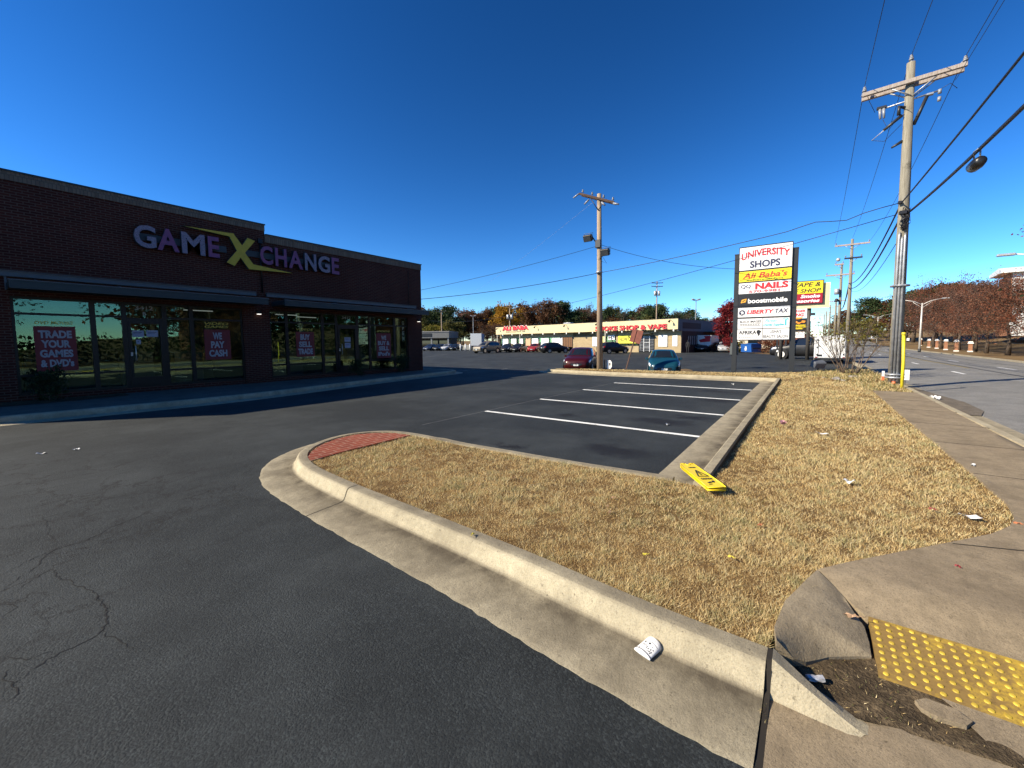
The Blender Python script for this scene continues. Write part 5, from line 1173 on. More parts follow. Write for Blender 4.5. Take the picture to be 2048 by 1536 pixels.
# post with white tags on the far verge of the back lot
q = site(1553, 722); tp = thing("tagged_post", "thin dark post with white tags in the back lot", "post", (q.x, q.y, 0))
b = MB(); b.box((-.06, -.06, 0), (.06, .06, 2.0)); b.build("post", POSTM, tp)
b = MB(); b.ball((-.09, -.1, 1.95), .1); b.ball((-.09, -.1, 1.7), .09); b.ball((-.09, -.05, .75), .09); b.build("tag", WHITE, tp)
# blue dumpster
dp = thing("dumpster", "blue metal dumpster with white marks at the edge of the back lot", "dumpster", (61.3, 6.0, 0), R(-42)); dp.scale = (.7, .7, .95)
b = MB(); b.prism([(-1.0, .1), (1.0, .1), (1.12, 1.15), (.4, 1.3), (-1.12, 1.15)], (0, 1.25, 0), (1, 0, 0), (0, 0, 1), 2.5); b.build("bin", paint("dumpster_blue", (.012, .085, .32), .45), dp)
b = MB(); b.box((-.2, -1.28, 1.19), (1.1, 1.28, 1.24)); b.box((-1.1, -1.28, 1.19), (-.25, 1.28, 1.24)); b.build("lid", paint("dumpster_lid", (.03, .10, .26), .5), dp)
b = MB(); b.box((-1.12, -.25, .45), (-1.085, .3, .62)); b.box((-1.12, -.2, .70), (-1.085, .2, .86)); b.box((-1.125, -.2, .3), (-1.06, .22, .38)); b.build("white_marks", WHITE, dp)
b = MB()
for s in (-1, 1): b.box((-.8, s*1.25-.05, .55), (.8, s*1.25+.05, .7))
b.build("lift_pocket", DARKM, dp)

# ================================================================== the cream fascia shop across the back lot
OR_ = Vector((57.5, 14.25, 0)); EA = Vector((6.0, 36.0, 0)).normalized(); EB = Vector((EA.y, -EA.x, 0))
cs = thing("cream_shop", "low shop with a long cream fascia across the back lot", "building", OR_, math.atan2(EB.y, EB.x))
# local frame: +x runs back into the building, +y runs left along the front
LN = 36.6
b = MB(); b.box((0, 0, 3.22), (.25, LN, 4.66)); b.box((.25, LN-.2, 3.22), (22, LN, 4.66)); b.build("fascia", CREAM, cs)
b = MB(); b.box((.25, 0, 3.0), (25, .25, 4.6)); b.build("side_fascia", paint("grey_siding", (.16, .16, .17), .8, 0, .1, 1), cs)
b = MB(); b.box((-.03, -.03, 4.66), (.3, LN+.03, 4.72)); b.box((.3, -.03, 4.60), (25, .3, 4.66)); b.build("coping", BLACK, cs)
b = MB(); b.box((.25, .25, 4.35), (25, LN-.2, 4.45)); b.box((.25, .25, 3.26), (1.15, LN-.2, 3.32)); b.build("roof", DARKM, cs)
b = MB()
for (y0, y1, z0, z1) in ((0, 1.6, 0, 3.2), (1.6, 3.8, 0, 3.2), (6.3, 14.5, 0, .95), (14.5, 18.4, 0, 3.2), (21, LN, 0, .75), (9.8, 10.1, .95, 3.2), (13.8, 14.5, .95, 3.2)): b.box((1.15, y0, z0), (1.4, y1, z1))
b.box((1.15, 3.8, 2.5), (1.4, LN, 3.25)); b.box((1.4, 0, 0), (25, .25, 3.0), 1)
b.build("wall", [M['tanbrick'], M['dimbrick']], cs)
b = MB(); b.box((5.5, 1, 0), (5.6, LN, 3.2)); b.box((25, .25, 0), (25.2, LN, 4.4)); b.build("interior_wall", paint("dim_room", (.05, .045, .04), .9), cs)
b = MB()
for k in range(14): b.box((-.02, .5+k*2.62, 2.95), (.14, .66+k*2.62, 3.22))
b.build("rafter_end", WHITE, cs, kind='stuff') if False else b.build("rafter_ends", WHITE, cs)
for y in (11.4, 30.0, 36.3):
    b = MB(); b.box((.05, y-.06, 0), (.15, y+.06, 3.22)); b.build("post", paint("canopy_post", (.5, .46, .38), .6), cs)
def shopwin(y0, y1, z0, z1, mull=2):
    b = MB()
    for i in range(mull+1):
        y = y0+(y1-y0-.08)*i/mull; b.box((1.13, y, z0), (1.25, y+.08, z1))
    b.box((1.135, y0+.08, z0), (1.245, y1-.08, z0+.08)); b.box((1.135, y0+.08, z1-.08), (1.245, y1-.08, z1)); f = b.build("window", FRAME, cs)
    b = MB(); b.box((1.18, y0+.08, z0+.08), (1.2, y1-.08, z1-.08)); b.build("pane", M['pane'], f)
for a in ((6.35, 9.75, .95, 2.5, 2), (10.15, 13.75, .95, 2.5, 2), (18.4, 21.0, .75, 2.5, 3), (21.1, 25, .75, 2.5, 3), (25.1, 29, .75, 2.5, 3), (29.1, 33, .75, 2.5, 3), (33.1, 36.5, .75, 2.5, 3)): shopwin(*a)
b = MB(); b.box((1.13, 3.85, 0), (1.23, 6.25, 2.5)); dr = b.build("door", FRAME, cs)
b = MB()
for y in (4.55, 5.45): b.box((1.05, y-.05, .1), (1.125, y+.05, 2.35))
for z in (.75, 1.4, 2.2): b.box((1.06, 4.6, z), (1.12, 5.4, z+.07))
b.build("pale_frame", ALU, dr); b = MB(); b.box((1.09, 6.0, .3), (1.11, 6.02, 2.4))
for k in range(9): b.box((1.1, 3.95, .3+.22*k), (1.11, 6.15, .33+.22*k))
b.build("security_bars", GALV, dr)
b = MB(); b.box((.15, 4.1, 2.72), (1.13, 6.4, 2.80)); b.build("door_canopy", DARKM, cs)
LW_ = (0, -1, 0)
def cst(name, label, y0, y1, z0, z1, mt, s=None, tm=BLACK, x=1.05, cat="sign", loose=True):
    mid_ = OR_+EB*x+EA*((y0+y1)/2); t = thing(name, label, cat, (mid_.x, mid_.y, z0), cs.rotation_euler.z)
    b = MB(); b.box((-.012, -(y1-y0)/2, 0), (.0, (y1-y0)/2, z1-z0)); b.build("sheet", mt, t)
    if s: lettering(s, tm, t, (-.013, 0, (z1-z0)/2), LW_, ZU, width=(y1-y0)*.84, height=(z1-z0)*.52, bold=.02, depth=.004)
    return t
cst("banner", "yellow banner with black words beside the cream shop's door", 6.4, 9.7, 1.35, 2.55, paint("bright_yellow_banner", (.80, .74, .06), .6), "NOW OPEN")
cst("window_poster", "white poster on the brick right of the cream shop's door", 1.9, 3.2, .85, 2.5, SIGNW)
cst("window_poster", "narrow white poster nearest the cream shop's right corner", .5, 1.2, .9, 2.4, SIGNW, x=1.11)
cst("window_poster", "small white and black poster left of the yellow banner", 10.3, 11.5, 1.9, 2.6, SIGNW, "K")
cst("window_poster", "yellow poster left of the small white poster at the cream shop", 11.9, 13.2, 1.2, 2.5, paint("pale_yellow_poster", (.75, .68, .25), .6))
cst("window_poster", "pale poster behind the floodlight pole at the cream shop", 13.4, 14.4, .9, 2.4, SIGNW)
for i, (y, w_, mt, l) in enumerate([(21.8, 2.4, SIGNW, "large white sheet, first left of the wooden door panels"), (24.6, 1.8, SIGNW, "white window sheet above the black hatchback"), (27, 1.6, SIGNW, "white window sheet above the red sedan"), (28.8, 1.3, paint("peach_poster", (.6, .35, .2), .6), "peach coloured window poster at the cream shop"), (30.6, 1.0, SIGNW, "white window sheet left of the peach poster"), (32.6, 1.4, SIGNW, "white window sheet second from the cream shop's left end"), (35.0, 1.7, SIGNW, "white window sheet at the cream shop's left end")]):
    cst("window_poster", l, y-w_/2, y+w_/2, 1.0, 2.35, mt)
b = MB(); b.box((1.11, 18.5, .8), (1.14, 20.9, 2.45))
for k in range(7): b.box((1.08, 18.55+.36*k, .85), (1.11, 18.62+.36*k, 2.4), 1)
b.build("wooden_panel", [paint("panel_wood", (.20, .09, .03), .7), BLACK], cs)
def cs_sign(s, label, y0, y1, z0, z1, mt, **k):
    mid_ = OR_+EA*((y0+y1)/2); t = thing("fascia_letters", label, "sign", (mid_.x, mid_.y, z0), cs.rotation_euler.z)
    o = lettering(s, mt, t, (-.06, 0, (z1-z0)/2), LW_, ZU, width=y1-y0, height=z1-z0, depth=.10, **k); return t
cs_sign("SMOKE SHOP & VAPE", "red fascia letters at the right end of the cream shop", 1.5, 13.1, 3.30, 4.0, RED, bold=.03)
t = cs_sign("ALI BABA", "red fascia letters outlined in white at the left end of the cream shop", 27.6, 34.6, 3.95, 4.75, RED, bold=.045)
o = lettering("ALI BABA", WHITE, t, (-.03, 0, .40), LW_, ZU, width=7.25, height=.92, bold=.075, depth=.02, name="white_outline")
o = lettering("Mediterranean food  cafe", BLACK, t, (-.03, 0, -.28), LW_, ZU, width=5.2, height=.16, bold=.02, depth=.02, name="small_lettering")
for i, y in enumerate((.9, 12.6, 18.9, 25.6, 35.6)):
    mid_ = OR_+EA*y; t = thing("fascia_lamp", "black gooseneck lamp on the cream fascia, %s from the right corner" % ("first", "second", "third", "fourth", "fifth")[i], "lamp", (mid_.x, mid_.y, 4.4), cs.rotation_euler.z, "lamps along the cream fascia")
    b = MB(); b.tube([(0, 0, .0), (-.3, 0, .1), (-.55, 0, .0)], .03, 6); b.build("arm", BLACK, t); b = MB(); b.tube([(-.5, 0, .05), (-.72, 0, -.16)], [.07, .16], 10); b.build("shade", BLACK, t)
b = MB(); b.box((1.5, -.02, 3.35), (8, -.002, 4.2)); b.build("side_sign_board", paint("dark_brown_board", (.05, .025, .022), .7), cs)
b = MB(); b.box((3.2, -.05, 1.0), (8.5, -.002, 2.4)); o = b.build("window", FRAME, cs); b = MB()
for k in range(7): b.box((3.4+.7*k, -.06, 1.1), (3.6+.7*k, -.05, 2.3))
b.build("white_bars", paint("grey_white_bars", (.4, .4, .4), .6), o)
b = MB(); b.box((9, -1.6, 2.9), (24, -.002, 3.0)); b.build("side_canopy", DARKM, cs)
for i, (x, y, s, h) in enumerate(((3, 20.8, 1.4, .55), (5, 14.2, .9, .5), (4, 29.5, 1.2, .35), (9, 4.5, 1.2, .4))):
    q = OR_+EB*x+EA*y; b = MB(); b.bbox((0, 0, h/2), (s*.8, s, h), bev=.04); b.tube([(0, 0, h), (0, 0, h+.06)], s*.3, 12); o = b.build("roof_vent", ALU); o.location = (q.x, q.y, 4.46)
    tag(o, ("square pale rooftop unit behind the middle of the cream fascia", "round topped pale roof vent left of the floodlight pole", "low pale roof vent behind the red letters on the left", "low pale roof vent near the cream shop's right corner")[i], "roof vent", "vents on the cream shop's roof")
# small person in dark clothes standing in the shade by the end wall
pe = bpy.data.meshes.new("person")
J = [((0, 0, .93), .13), ((0, 0, 1.1), .125), ((0, 0, 1.32), .15), ((0, 0, 1.44), .07), ((0, 0, 1.52), .06), ((.01, 0, 1.63), .10), ((0, .10, .88), .09), ((.02, .11, .48), .06), ((0, .11, .08), .045), ((.14, .12, .03), .04), ((0, -.10, .88), .09), ((.02, -.11, .48), .06), ((0, -.11, .08), .045), ((.14, -.12, .03), .04), ((0, .19, 1.38), .06), ((.0, .25, 1.10), .045), ((.06, .26, .87), .032), ((0, -.19, 1.38), .06), ((.0, -.25, 1.10), .045), ((.06, -.26, .87), .032)]
ED = [(0, 1), (1, 2), (2, 3), (3, 4), (4, 5), (0, 6), (6, 7), (7, 8), (8, 9), (0, 10), (10, 11), (11, 12), (12, 13), (2, 14), (14, 15), (15, 16), (2, 17), (17, 18), (18, 19)]
for hnd, s in ((16, 1), (19, -1)):
    for k in range(5):
        a = len(J); yb = s*.26; x0 = .06+(k-2)*.014
        J += [((x0, yb, .80), .010), ((x0+.012, yb-.004*s, .76-(.01 if k in (0, 4) else .0)), .008), ((x0+.024, yb-.012*s, .73+(.02 if k in (0, 4) else 0)), .007)]; ED += [(hnd, a), (a, a+1), (a+1, a+2)]
pe.from_pydata([j[0] for j in J], ED, []); po = bpy.data.objects.new("person", pe); link(po); q = OR_+EB*1.2-EA*.9; po.location = (q.x, q.y, 0); po.rotation_euler = (0, 0, R(190))
md = po.modifiers.new("skin", 'SKIN'); pe.skin_vertices.new() if not pe.skin_vertices else None
for i, j in enumerate(J): pe.skin_vertices[0].data[i].radius = (j[1], j[1])
pe.skin_vertices[0].data[0].use_root = True; po.modifiers.new("sub", 'SUBSURF').levels = 1; pe.materials.append(paint("dark_clothes", (.02, .02, .022), .9))
tag(po, "person in dark clothes standing in the shade by the cream shop's end wall", "person")
hm = MB(); hm.ball((-.012, 0, 1.665), .098, 0, 12, 8, (1, .95, .9)); hr = hm.build("hair", paint("dark_hair", (.01, .008, .007), .8), po)

# ================================================================== things around the crimson tree and far left
ft = thing("food_trailer", "white rounded trailer with red markings under the crimson tree", "trailer", (67, 12.2, 0), cs.rotation_euler.z)
b = MB(); P = [(1.3*s, z) for s, z in ((-1, 1.0), (1, .95), (1, 2.35), (-1, 2.4))]; b.prism([(-1.5, 2.5), (-1.5, 1.0), (-1.1, .8), (0, .72), (1.1, .8), (1.5, 1.1), (1.5, 2.4)], (0, 0, 0), LW_, ZU, 3.0); b.build("body", WHITE, ft)
b = MB(); b.prism([(.0, 1.4), (1.35, 1.5), (1.45, 2.35), (.5, 2.3), (.7, 2.0), (-.2, 1.75)], (-3.0, 0, 0), LW_, ZU, .02); b.build("red_marking", RED, ft)
for s in (-.7, .7):
    b = MB(); b.tube([(-1.5, s, .32), (-1.3, s, .32)], .32, 14, sm=False); b.build("wheel", RUBBER, ft)
st = thing("distant_store", "distant white store with a teal stripe beyond the crimson tree", "building", (100, 20, 0), R(-9))
b = MB(); b.box((0, -9, 0), (12, 7, 5.2)); b.build("wall", WHITE, st); b = MB(); b.box((-.1, -9.1, 3.4), (-.01, 7.1, 4.4)); b.build("teal_stripe", paint("teal_stripe", (.02, .40, .38), .5), st); b = MB(); b.box((-.2, -9.2, 5.2), (12.2, 7.2, 5.45)); b.build("roof", BLACK, st)
b = MB(); b.box((-.06, -7, .2), (-.01, 5, 2.6)); b.build("window", M['carglass'], st)
st = thing("distant_store", "distant low pale building seen under the pylon sign", "building", (96, 6.5, 0), R(-4))
b = MB(); b.box((0, -5, 0), (10, 5, 3.1)); b.build("wall", paint("pale_wall", (.62, .55, .42), .8), st); b = MB(); b.box((-.3, -5.3, 3.1), (10.3, 5.3, 3.4)); b.build("roof", paint("brown_roof", (.12, .08, .06), .8), st); b = MB(); b.box((-.05, -3.5, .9), (-.01, -1, 2.2)); b.box((-.05, 1, .9), (-.01, 3.5, 2.2)); b.build("window", M['carglass'], st)
gs = thing("grey_shop", "grey shop with a flat canopy on posts at the far left", "building", tuple(ondist(872, 700, 102).xy)+(0,), R(27))
b = MB(); b.box((0, -3.4, 2.9), (8, 40, 4.35)); b.build("fascia", paint("grey_fascia", (.15, .15, .145), .8, 0, .1, 1), gs); b = MB(); b.box((3, -3, 0), (8, 40, 2.9)); b.build("wall", paint("dim_wall", (.08, .07, .06), .9), gs)
b = MB(); b.box((-.1, -3.5, 4.35), (8.1, 40, 4.6)); b.build("coping", paint("grey_coping", (.22, .21, .2), .8), gs)
b = MB(); lettering("T - Shop", BLACK, gs, (-.02, 3.0, 3.7), LW_, ZU, width=4.6, height=.85, bold=.05, depth=.05) if False else b.bbox((-.04, 3.2, 3.65), (.06, 4.4, .8), bev=.2); b.build("sign_letters", BLACK, gs)
for y in (-3.1, 1.2, 6):
    b = MB(); b.box((.2, y-.16, 0), (.5, y+.16, 2.9)); b.build("post", paint("grey_post", (.24, .24, .23), .8), gs)
b = MB(); b.box((2.9, -2.5, .6), (2.99, 8, 2.3)); b.build("window", M['carglass'], gs)
q = ondist(952, 695, 92); bt = thing("box_truck", "box truck with a white end and long shaded side, left of the cream shop", "truck", (q.x, q.y, 0), R(35))
b = MB(); b.box((0, -1.25, 1.0), (7.4, 1.25, 3.75)); o = b.build("cargo_box", [WHITE, paint("blue_shade_side", (.22, .28, .38), .6)], bt)  # blue-grey on the long sides paints in their shade; the end stays white
for p_ in o.data.polygons:
    if abs(p_.normal.y) > .5: p_.material_index = 1
b = MB(); b.bbox((8.3, 0, 1.5), (1.6, 2.1, 2.0), bev=.2); b.build("cab", WHITE, bt)
for x in (1.2, 8.2):
    for s in (-1, 1): b = MB(); b.tube([(x, s*.9, .48), (x, s*1.2, .48)], .48, 16, sm=False); b.build("wheel", RUBBER, bt)
b = MB(); b.box((-.05, -1.1, .6), (7.4, 1.1, .99)); b.build("chassis", BLACK, bt)
for i, px in enumerate((921, 931, 940)):
    q = ondist(px, 696, 88); b = MB(); b.tube([(0, 0, 0), (0, 0, 1.25)], .16, 10); b.ball((0, 0, 1.25), .16); o = b.build("bollard", WHITE); o.location = (q.x, q.y, 0); tag(o, "white bollard far left, %s of three beside the box truck" % ("leftmost", "middle one", "rightmost")[i], "bollard", "white bollards")
q = ondist(928, 693, 100); b = MB(); b.box((0, -6, 0), (.2, 6, 1.1)); o = b.build("low_wall", paint("pale_low_wall", (.42, .40, .34), .8)); o.location = (q.x, q.y, 0); o.rotation_euler = (0, 0, R(30)); tag(o, "low pale wall behind the white bollards far left", "wall")
# parking-lot lamps and other far poles
def arealamp(px, top, dist, label, heads=2, wood=False):
    q = ondist(px, 690, dist); h = ondist(px, top, dist).z; t = thing("lot_lamp", label, "lamp post", (q.x, q.y, 0), YAW)
    b = MB(); b.tube([(0, 0, 0), (0, 0, h)], [.10, .06], 8); b.build("pole", WOODD if wood else paint("lamp_grey", (.20, .21, .22), .5), t)
    for s in (-1, 1)[:heads]:
        b = MB(); b.bbox((0, s*.42, h+.05), (.36, .55, .22), bev=.05, rot=Matrix.Rotation(s*R(18), 3, 'X')); b.tube([(0, 0, h-.05), (0, s*.2, h)], .04, 6); b.build("lamp_head", paint("lamp_head_grey", (.25, .25, .26), .5), t)
    return t
arealamp(1390, 600, 72, "twin headed lot lamp rising behind the cream shop's right end"); arealamp(947, 632, 98, "twin headed pale lot lamp before the far left trees")
def farpole(px, top, dist, label, cans=False, arms=1):
    q = ondist(px, 690, dist); h = ondist(px, top, dist).z; t = mkpole("utility_pole", label, q.x, q.y, h, [(h-.35-.75*k, 1.25, 0, 1, 1) for k in range(arms)], .16, WOODD, "far wooden poles behind the shops"); t.rotation_euler.z = YAW
    if cans:
        b = MB()
        for s in (-1, 1): b.tube([(-.1, s*.42, h-3.1), (-.1, s*.42, h-2.1)], .26, 12)
        b.build("transformer", ALU, t)
    return t
farpole(1312, 563, 95, "wooden pole with two pale transformer cans behind the cream shop", True, 2)
farpole(1020, 610, 90, "wooden pole with pale equipment behind the cream shop's left end", True, 1)
farpole(884, 620, 108, "leaning bare wooden pole above the grey shop far left", False, 1)
# double-armed street lamps across the street
def streetlamp(x, y, h, half, label, rot=0.0):
    t = thing("street_lamp", label, "street lamp", (x, y, terrain(x, y)), rot, "double armed street lamps along the far kerb")
    b = MB(); b.tube([(0, 0, .0), (0, 0, h*.96)], [.11, .07], 10); b.tube([(0, 0, 0), (0, 0, .45)], .14, 10, 1); b.build("pole", [paint("lamp_pole", (.55, .52, .47), .5, .2), DARKM], t)
    for s in (-1, 1):
        b = MB(); b.tube([(0, 0, h*.93), (0, s*half*.45, h*1.0), (0, s*half, h*1.035)], [.045, .04, .035], 8); b.tube([(0, 0, h*.87), (0, s*half*.5, h*.985)], .022, 6); a_ = b.build("arm", MATS["lamp_pole"], t)
        b = MB(); b.bbox((0, s*(half+.28), h*1.035), (.22, .62, .12), bev=.05); b.build("lamp_head", ALU, a_)
    return t
streetlamp(66.5, -10.05-.55, 6.0, 1.6, "street lamp with two arms, seen just right of the nearest utility pole")
q = ondist(1753, 690, 125); streetlamp(q.x, q.y, 6.6, 2.0, "street lamp with two arms further up the street, above the shrub")
streetlamp(31.5, -10.2, 5.6, 2.0, "near street lamp whose arm reaches in at the right edge")

# ================================================================== across the street
for i, (px, py_, h) in enumerate([(1840, 694, 1.5), (1857, 696, 1.5), (1873, 697.5, 1.55), (1891, 700, 1.5), (1912, 703, 1.45), (1940, 704, 1.2)]):
    q = site(px, py_); t = thing("brick_pillar", "brick fence pillar with white cap across the street, %s from the left" % ("first", "second", "third", "fourth", "fifth", "sixth")[i], "pillar", (q.x, q.y, terrain(q.x, q.y)), 0, "brick pillars with white caps")
    b = MB(); b.box((-.15, -.15, 0), (.15, .15, h*.82)); b.build("shaft", M['orangebrick'], t)
    b = MB(); b.box((-.22, -.22, h*.82), (.22, .22, h*.88)); b.prism([(-.2, 0), (.2, 0), (.05, .2), (-.05, .2)], (0, .18, h*.88), (1, 0, 0), (0, 0, 1), .36); b.build("cap", WHITE, t)
    b = MB(); b.box((-.2, -.2, 0), (.2, .2, .15)); b.build("plinth", WHITE, t)
hf = thing("iron_fence", "dark iron railing between the oaks across the street", "fence", (48, -16.6, 0))
b = MB()
for k in range(170): b.box((k*.22, -.012-.018*k*.22, .05), (k*.22+.022, .012-.018*k*.22, 1.15))
for z in (.2, 1.05): b.add([(0, -.01, z), (37.4, -.01-.673, z), (37.4, -.01-.673, z+.04), (0, -.01, z+.04), (0, .01, z), (37.4, .01-.673, z), (37.4, .01-.673, z+.04), (0, .01, z+.04)], [(0, 1, 2, 3), (7, 6, 5, 4), (3, 2, 6, 7), (4, 5, 1, 0)])
b.build("railing", BLACK, hf)
yb = thing("cream_house", "low cream walled building behind the oaks across the street", "building", (58, -24.5, 0), R(-3))
b = MB(); b.box((-14, -8, 0), (14, 0, 3.3)); b.build("wall", paint("cream_wall", (.72, .58, .33), .8), yb); b = MB(); b.box((-14.3, -8.3, 3.3), (14.3, .4, 3.55)); b.build("roof", paint("dark_roof", (.06, .045, .04), .8), yb)
for x in (-9, -3, 3, 9): b = MB(); b.box((x, .002, 1.0), (x+1.6, .04, 2.4)); b.build("window", M['carglass'], yb)
bh = thing("hill_building", "brick and pale panel building with a white roof on the hill at the right edge", "building", (102, -32.5, 0), R(-9))
b = MB(); b.box((-1, -14, 2), (14, 6, 12.4)); b.build("wall", M['orangebrick'], bh); b = MB(); b.prism([(-2.2, 12.6), (2.0, 13.4), (15, 13.6), (15, 13.0), (-2.2, 12.2)], (0, 7.2, 0), (1, 0, 0), (0, 0, 1), 22); b.build("roof", WHITE, bh)
b = MB(); b.box((-1.1, -12, 9.6), (-1.0, -2, 12.0)); b.box((-1.1, -12, 6), (-1.0, -2, 8.2)); b.build("window", M['carglass'], bh); b = MB(); b.box((-1.15, 2.4, 2), (-1.0, 5.9, 12.2)); b.build("pale_panel", paint("pale_panel", (.62, .62, .60), .6), bh)

TG = "autumn oaks across the street"
OAKS = [(45.5, -15.2, 6.0, 1.3, 'oak2', "russet oak across the street, at the right edge"), (52, -15.0, 6.2, 1.3, 'oak1', "russet oak across the street, second from the right edge"), (57.5, -14.9, 6.3, 1.25, 'oak2', "russet oak across the street, third from the right edge"), (64.5, -15.6, 6.9, 1.1, 'oak1', "russet oak across the street, fourth from the right edge"), (72, -16.0, 7.4, 1.0, 'oak2', "russet oak just right of the near double armed lamp"), (82, -17.0, 8.2, 1.0, 'oak1', "russet oak behind the near double armed lamp"), (93, -17.8, 8.8, 1.0, 'oak2', "russet oak just left of the near double armed lamp"), (106, -18.5, 10, 1.0, 'oak1', "russet oak hidden mostly by the nearest utility pole"), (122, -19.5, 10, 1.1, 'oak2', "russet oak up the street, left of the nearest pole"), (141, -20, 10, 1.2, 'oak1', "russet oak farthest up the street on the right")]
for i, (x, y, h, w_, k, l) in enumerate(OAKS):
    tree(k, x+random.uniform(-1, 1), y+random.uniform(-.8, .5), terrain(x, y), h*(.92, 1.08, .97, 1.1, .93, 1.05, .9, 1.1, 1, 1)[i], w_*(.95, .9, 1.0, .85, .95, .9, 1, .9, 1, 1)[i], LEAF[('rust', 'russet', 'rust', 'umber', 'russet', 'rust', 'umber', 'russet', 'umber', 'russet')[i]], l, "oak_tree", TG)
# trees over the way from the shopfront, seen in its panes
for (x, y, h, w_, k, lf, l) in [(-9, -17, 7, 1.2, 'oak1', 'olive', "street tree opposite the shop, mirrored in its leftmost pane"), (-1.8, -19, 11, 1.2, 'oak2', 'shrub', "dark street tree opposite the shop, mirrored left of its first door"), (13, -22, 12, 1.2, 'oak1', 'shrub', "dark street tree opposite the shop, mirrored in its first door"), (15.5, -17, 10, 1.1, 'oak2', 'russet', "russet street tree opposite the shop, mirrored by the middle pier"), (27, -20, 12, 1.3, 'oak1', 'shrub', "dark street tree opposite the shop, mirrored past the middle pier"), (34, -19, 11, 1.2, 'oak2', 'shrub', "dark street tree opposite the shop, mirrored in its far door"), (40, -17, 9, 1.2, 'oak1', 'russet', "russet street tree opposite the shop, mirrored in its last panes")]:
    tree(k, x, y, 0, h, w_, LEAF[lf], l, "street_tree", "trees mirrored in the shop windows")
for i in range(12):
    if i in (4, 5): continue
    tree('far2' if i % 2 else 'far1', -34+i*9.5+random.uniform(-2, 2), -37-random.uniform(0, 6), terrain(-34+i*9.5, -38), 12+random.uniform(-2, 3), 1.5, LEAF['pine' if i % 3 else 'brown'], "tall dark tree in the back row across the street, mirrored in the shop windows", "street_tree", "dark row of trees mirrored in the shop windows")
g = np.random.default_rng(77); nh = 9000; hp = np.c_[-26+g.random(nh)*72, -20.6-g.random(nh)*1.5, .1+2.3*g.random(nh)**.8*(1+.15*np.sin(g.random(nh)*6))]
hm_ = leafmesh("hedge", hp, .16, LEAF['shrub'], g.random(nh), g); ho = bpy.data.objects.new("hedge", hm_); link(ho); tag(ho, "long dark hedge across the street, added to darken the low shop window reflections", "hedge")  # out-of-view hedge, added to darken what the panes reflect low down
ob = thing("orange_brick_house", "orange brick house across the street, mirrored in the shop windows", "building", (21, -25, 0))
b = MB(); b.box((-3.4, -8, 0), (3.4, 0, 6.5)); b.build("wall", M['orangebrick'], ob); b = MB(); b.box((-3.7, -8.4, 6.5), (3.7, .4, 6.9)); b.build("roof", WHITE, ob); b = MB(); b.box((-3, .002, 1), (-1, .05, 2.6)); b.box((1, .002, 1), (3, .05, 2.6)); b.build("window", M['carglass'], ob)
def bgtree(px, top, dist, key, leaf, width, label, name="tree", group="trees behind the shops"):
    q = ondist(px, 690, dist); z0 = terrain(q.x, q.y); h = ondist(px, top, dist).z-z0; h0 = TREEDEF[key][2]
    crown = width*dist/FPX/2; sp = dict(far1=5.6, far2=6.2, thin1=4.4, haze1=4.9, pine1=4.2, pine2=5.2, maple=2.4, oak1=5, oak2=5.4)[key]*h/h0
    lf = LEAF[leaf] if leaf else None
    return tree(key, q.x, q.y, z0, h, max(.55, min(2.2, crown/sp)), lf, label, name, group)
HP = "pines on the far hillside"
for a in [(1738, 589, 150, 'pine2', 'pine', 44, "pine just left of the nearest utility pole on the skyline"), (1825, 574, 140, 'pine2', 'pine', 60, "tall pine on the skyline just right of the nearest utility pole"), (1870, 562, 135, 'pine1', 'pine', 58, "tallest pine on the right skyline"), (1910, 558, 130, 'pine2', 'pine', 70, "broad pine on the right skyline, left of the hill building"), (1945, 566, 128, 'far1', 'brown', 70, "bare brown tree beside the hill building"), (1780, 600, 150, 'far2', 'brown', 80, "brown tree behind the nearest utility pole"), (1700, 620, 170, 'far1', 'brown', 60, "brown tree at the street's far end"), (1672, 645, 190, 'far2', 'olive', 50, "dark tree where the street meets the skyline"), (1720, 640, 110, 'far1', 'yellow', 70, "olive yellow tree behind the bare shrub")]:
    bgtree(*a[:6], a[6], "pine_tree" if a[3].startswith('pine') else "tree", HP if a[3].startswith('pine') else "bare brown trees on the far hillside" if a[3] == 'far9' else None)
TL = "tree line behind the shops"
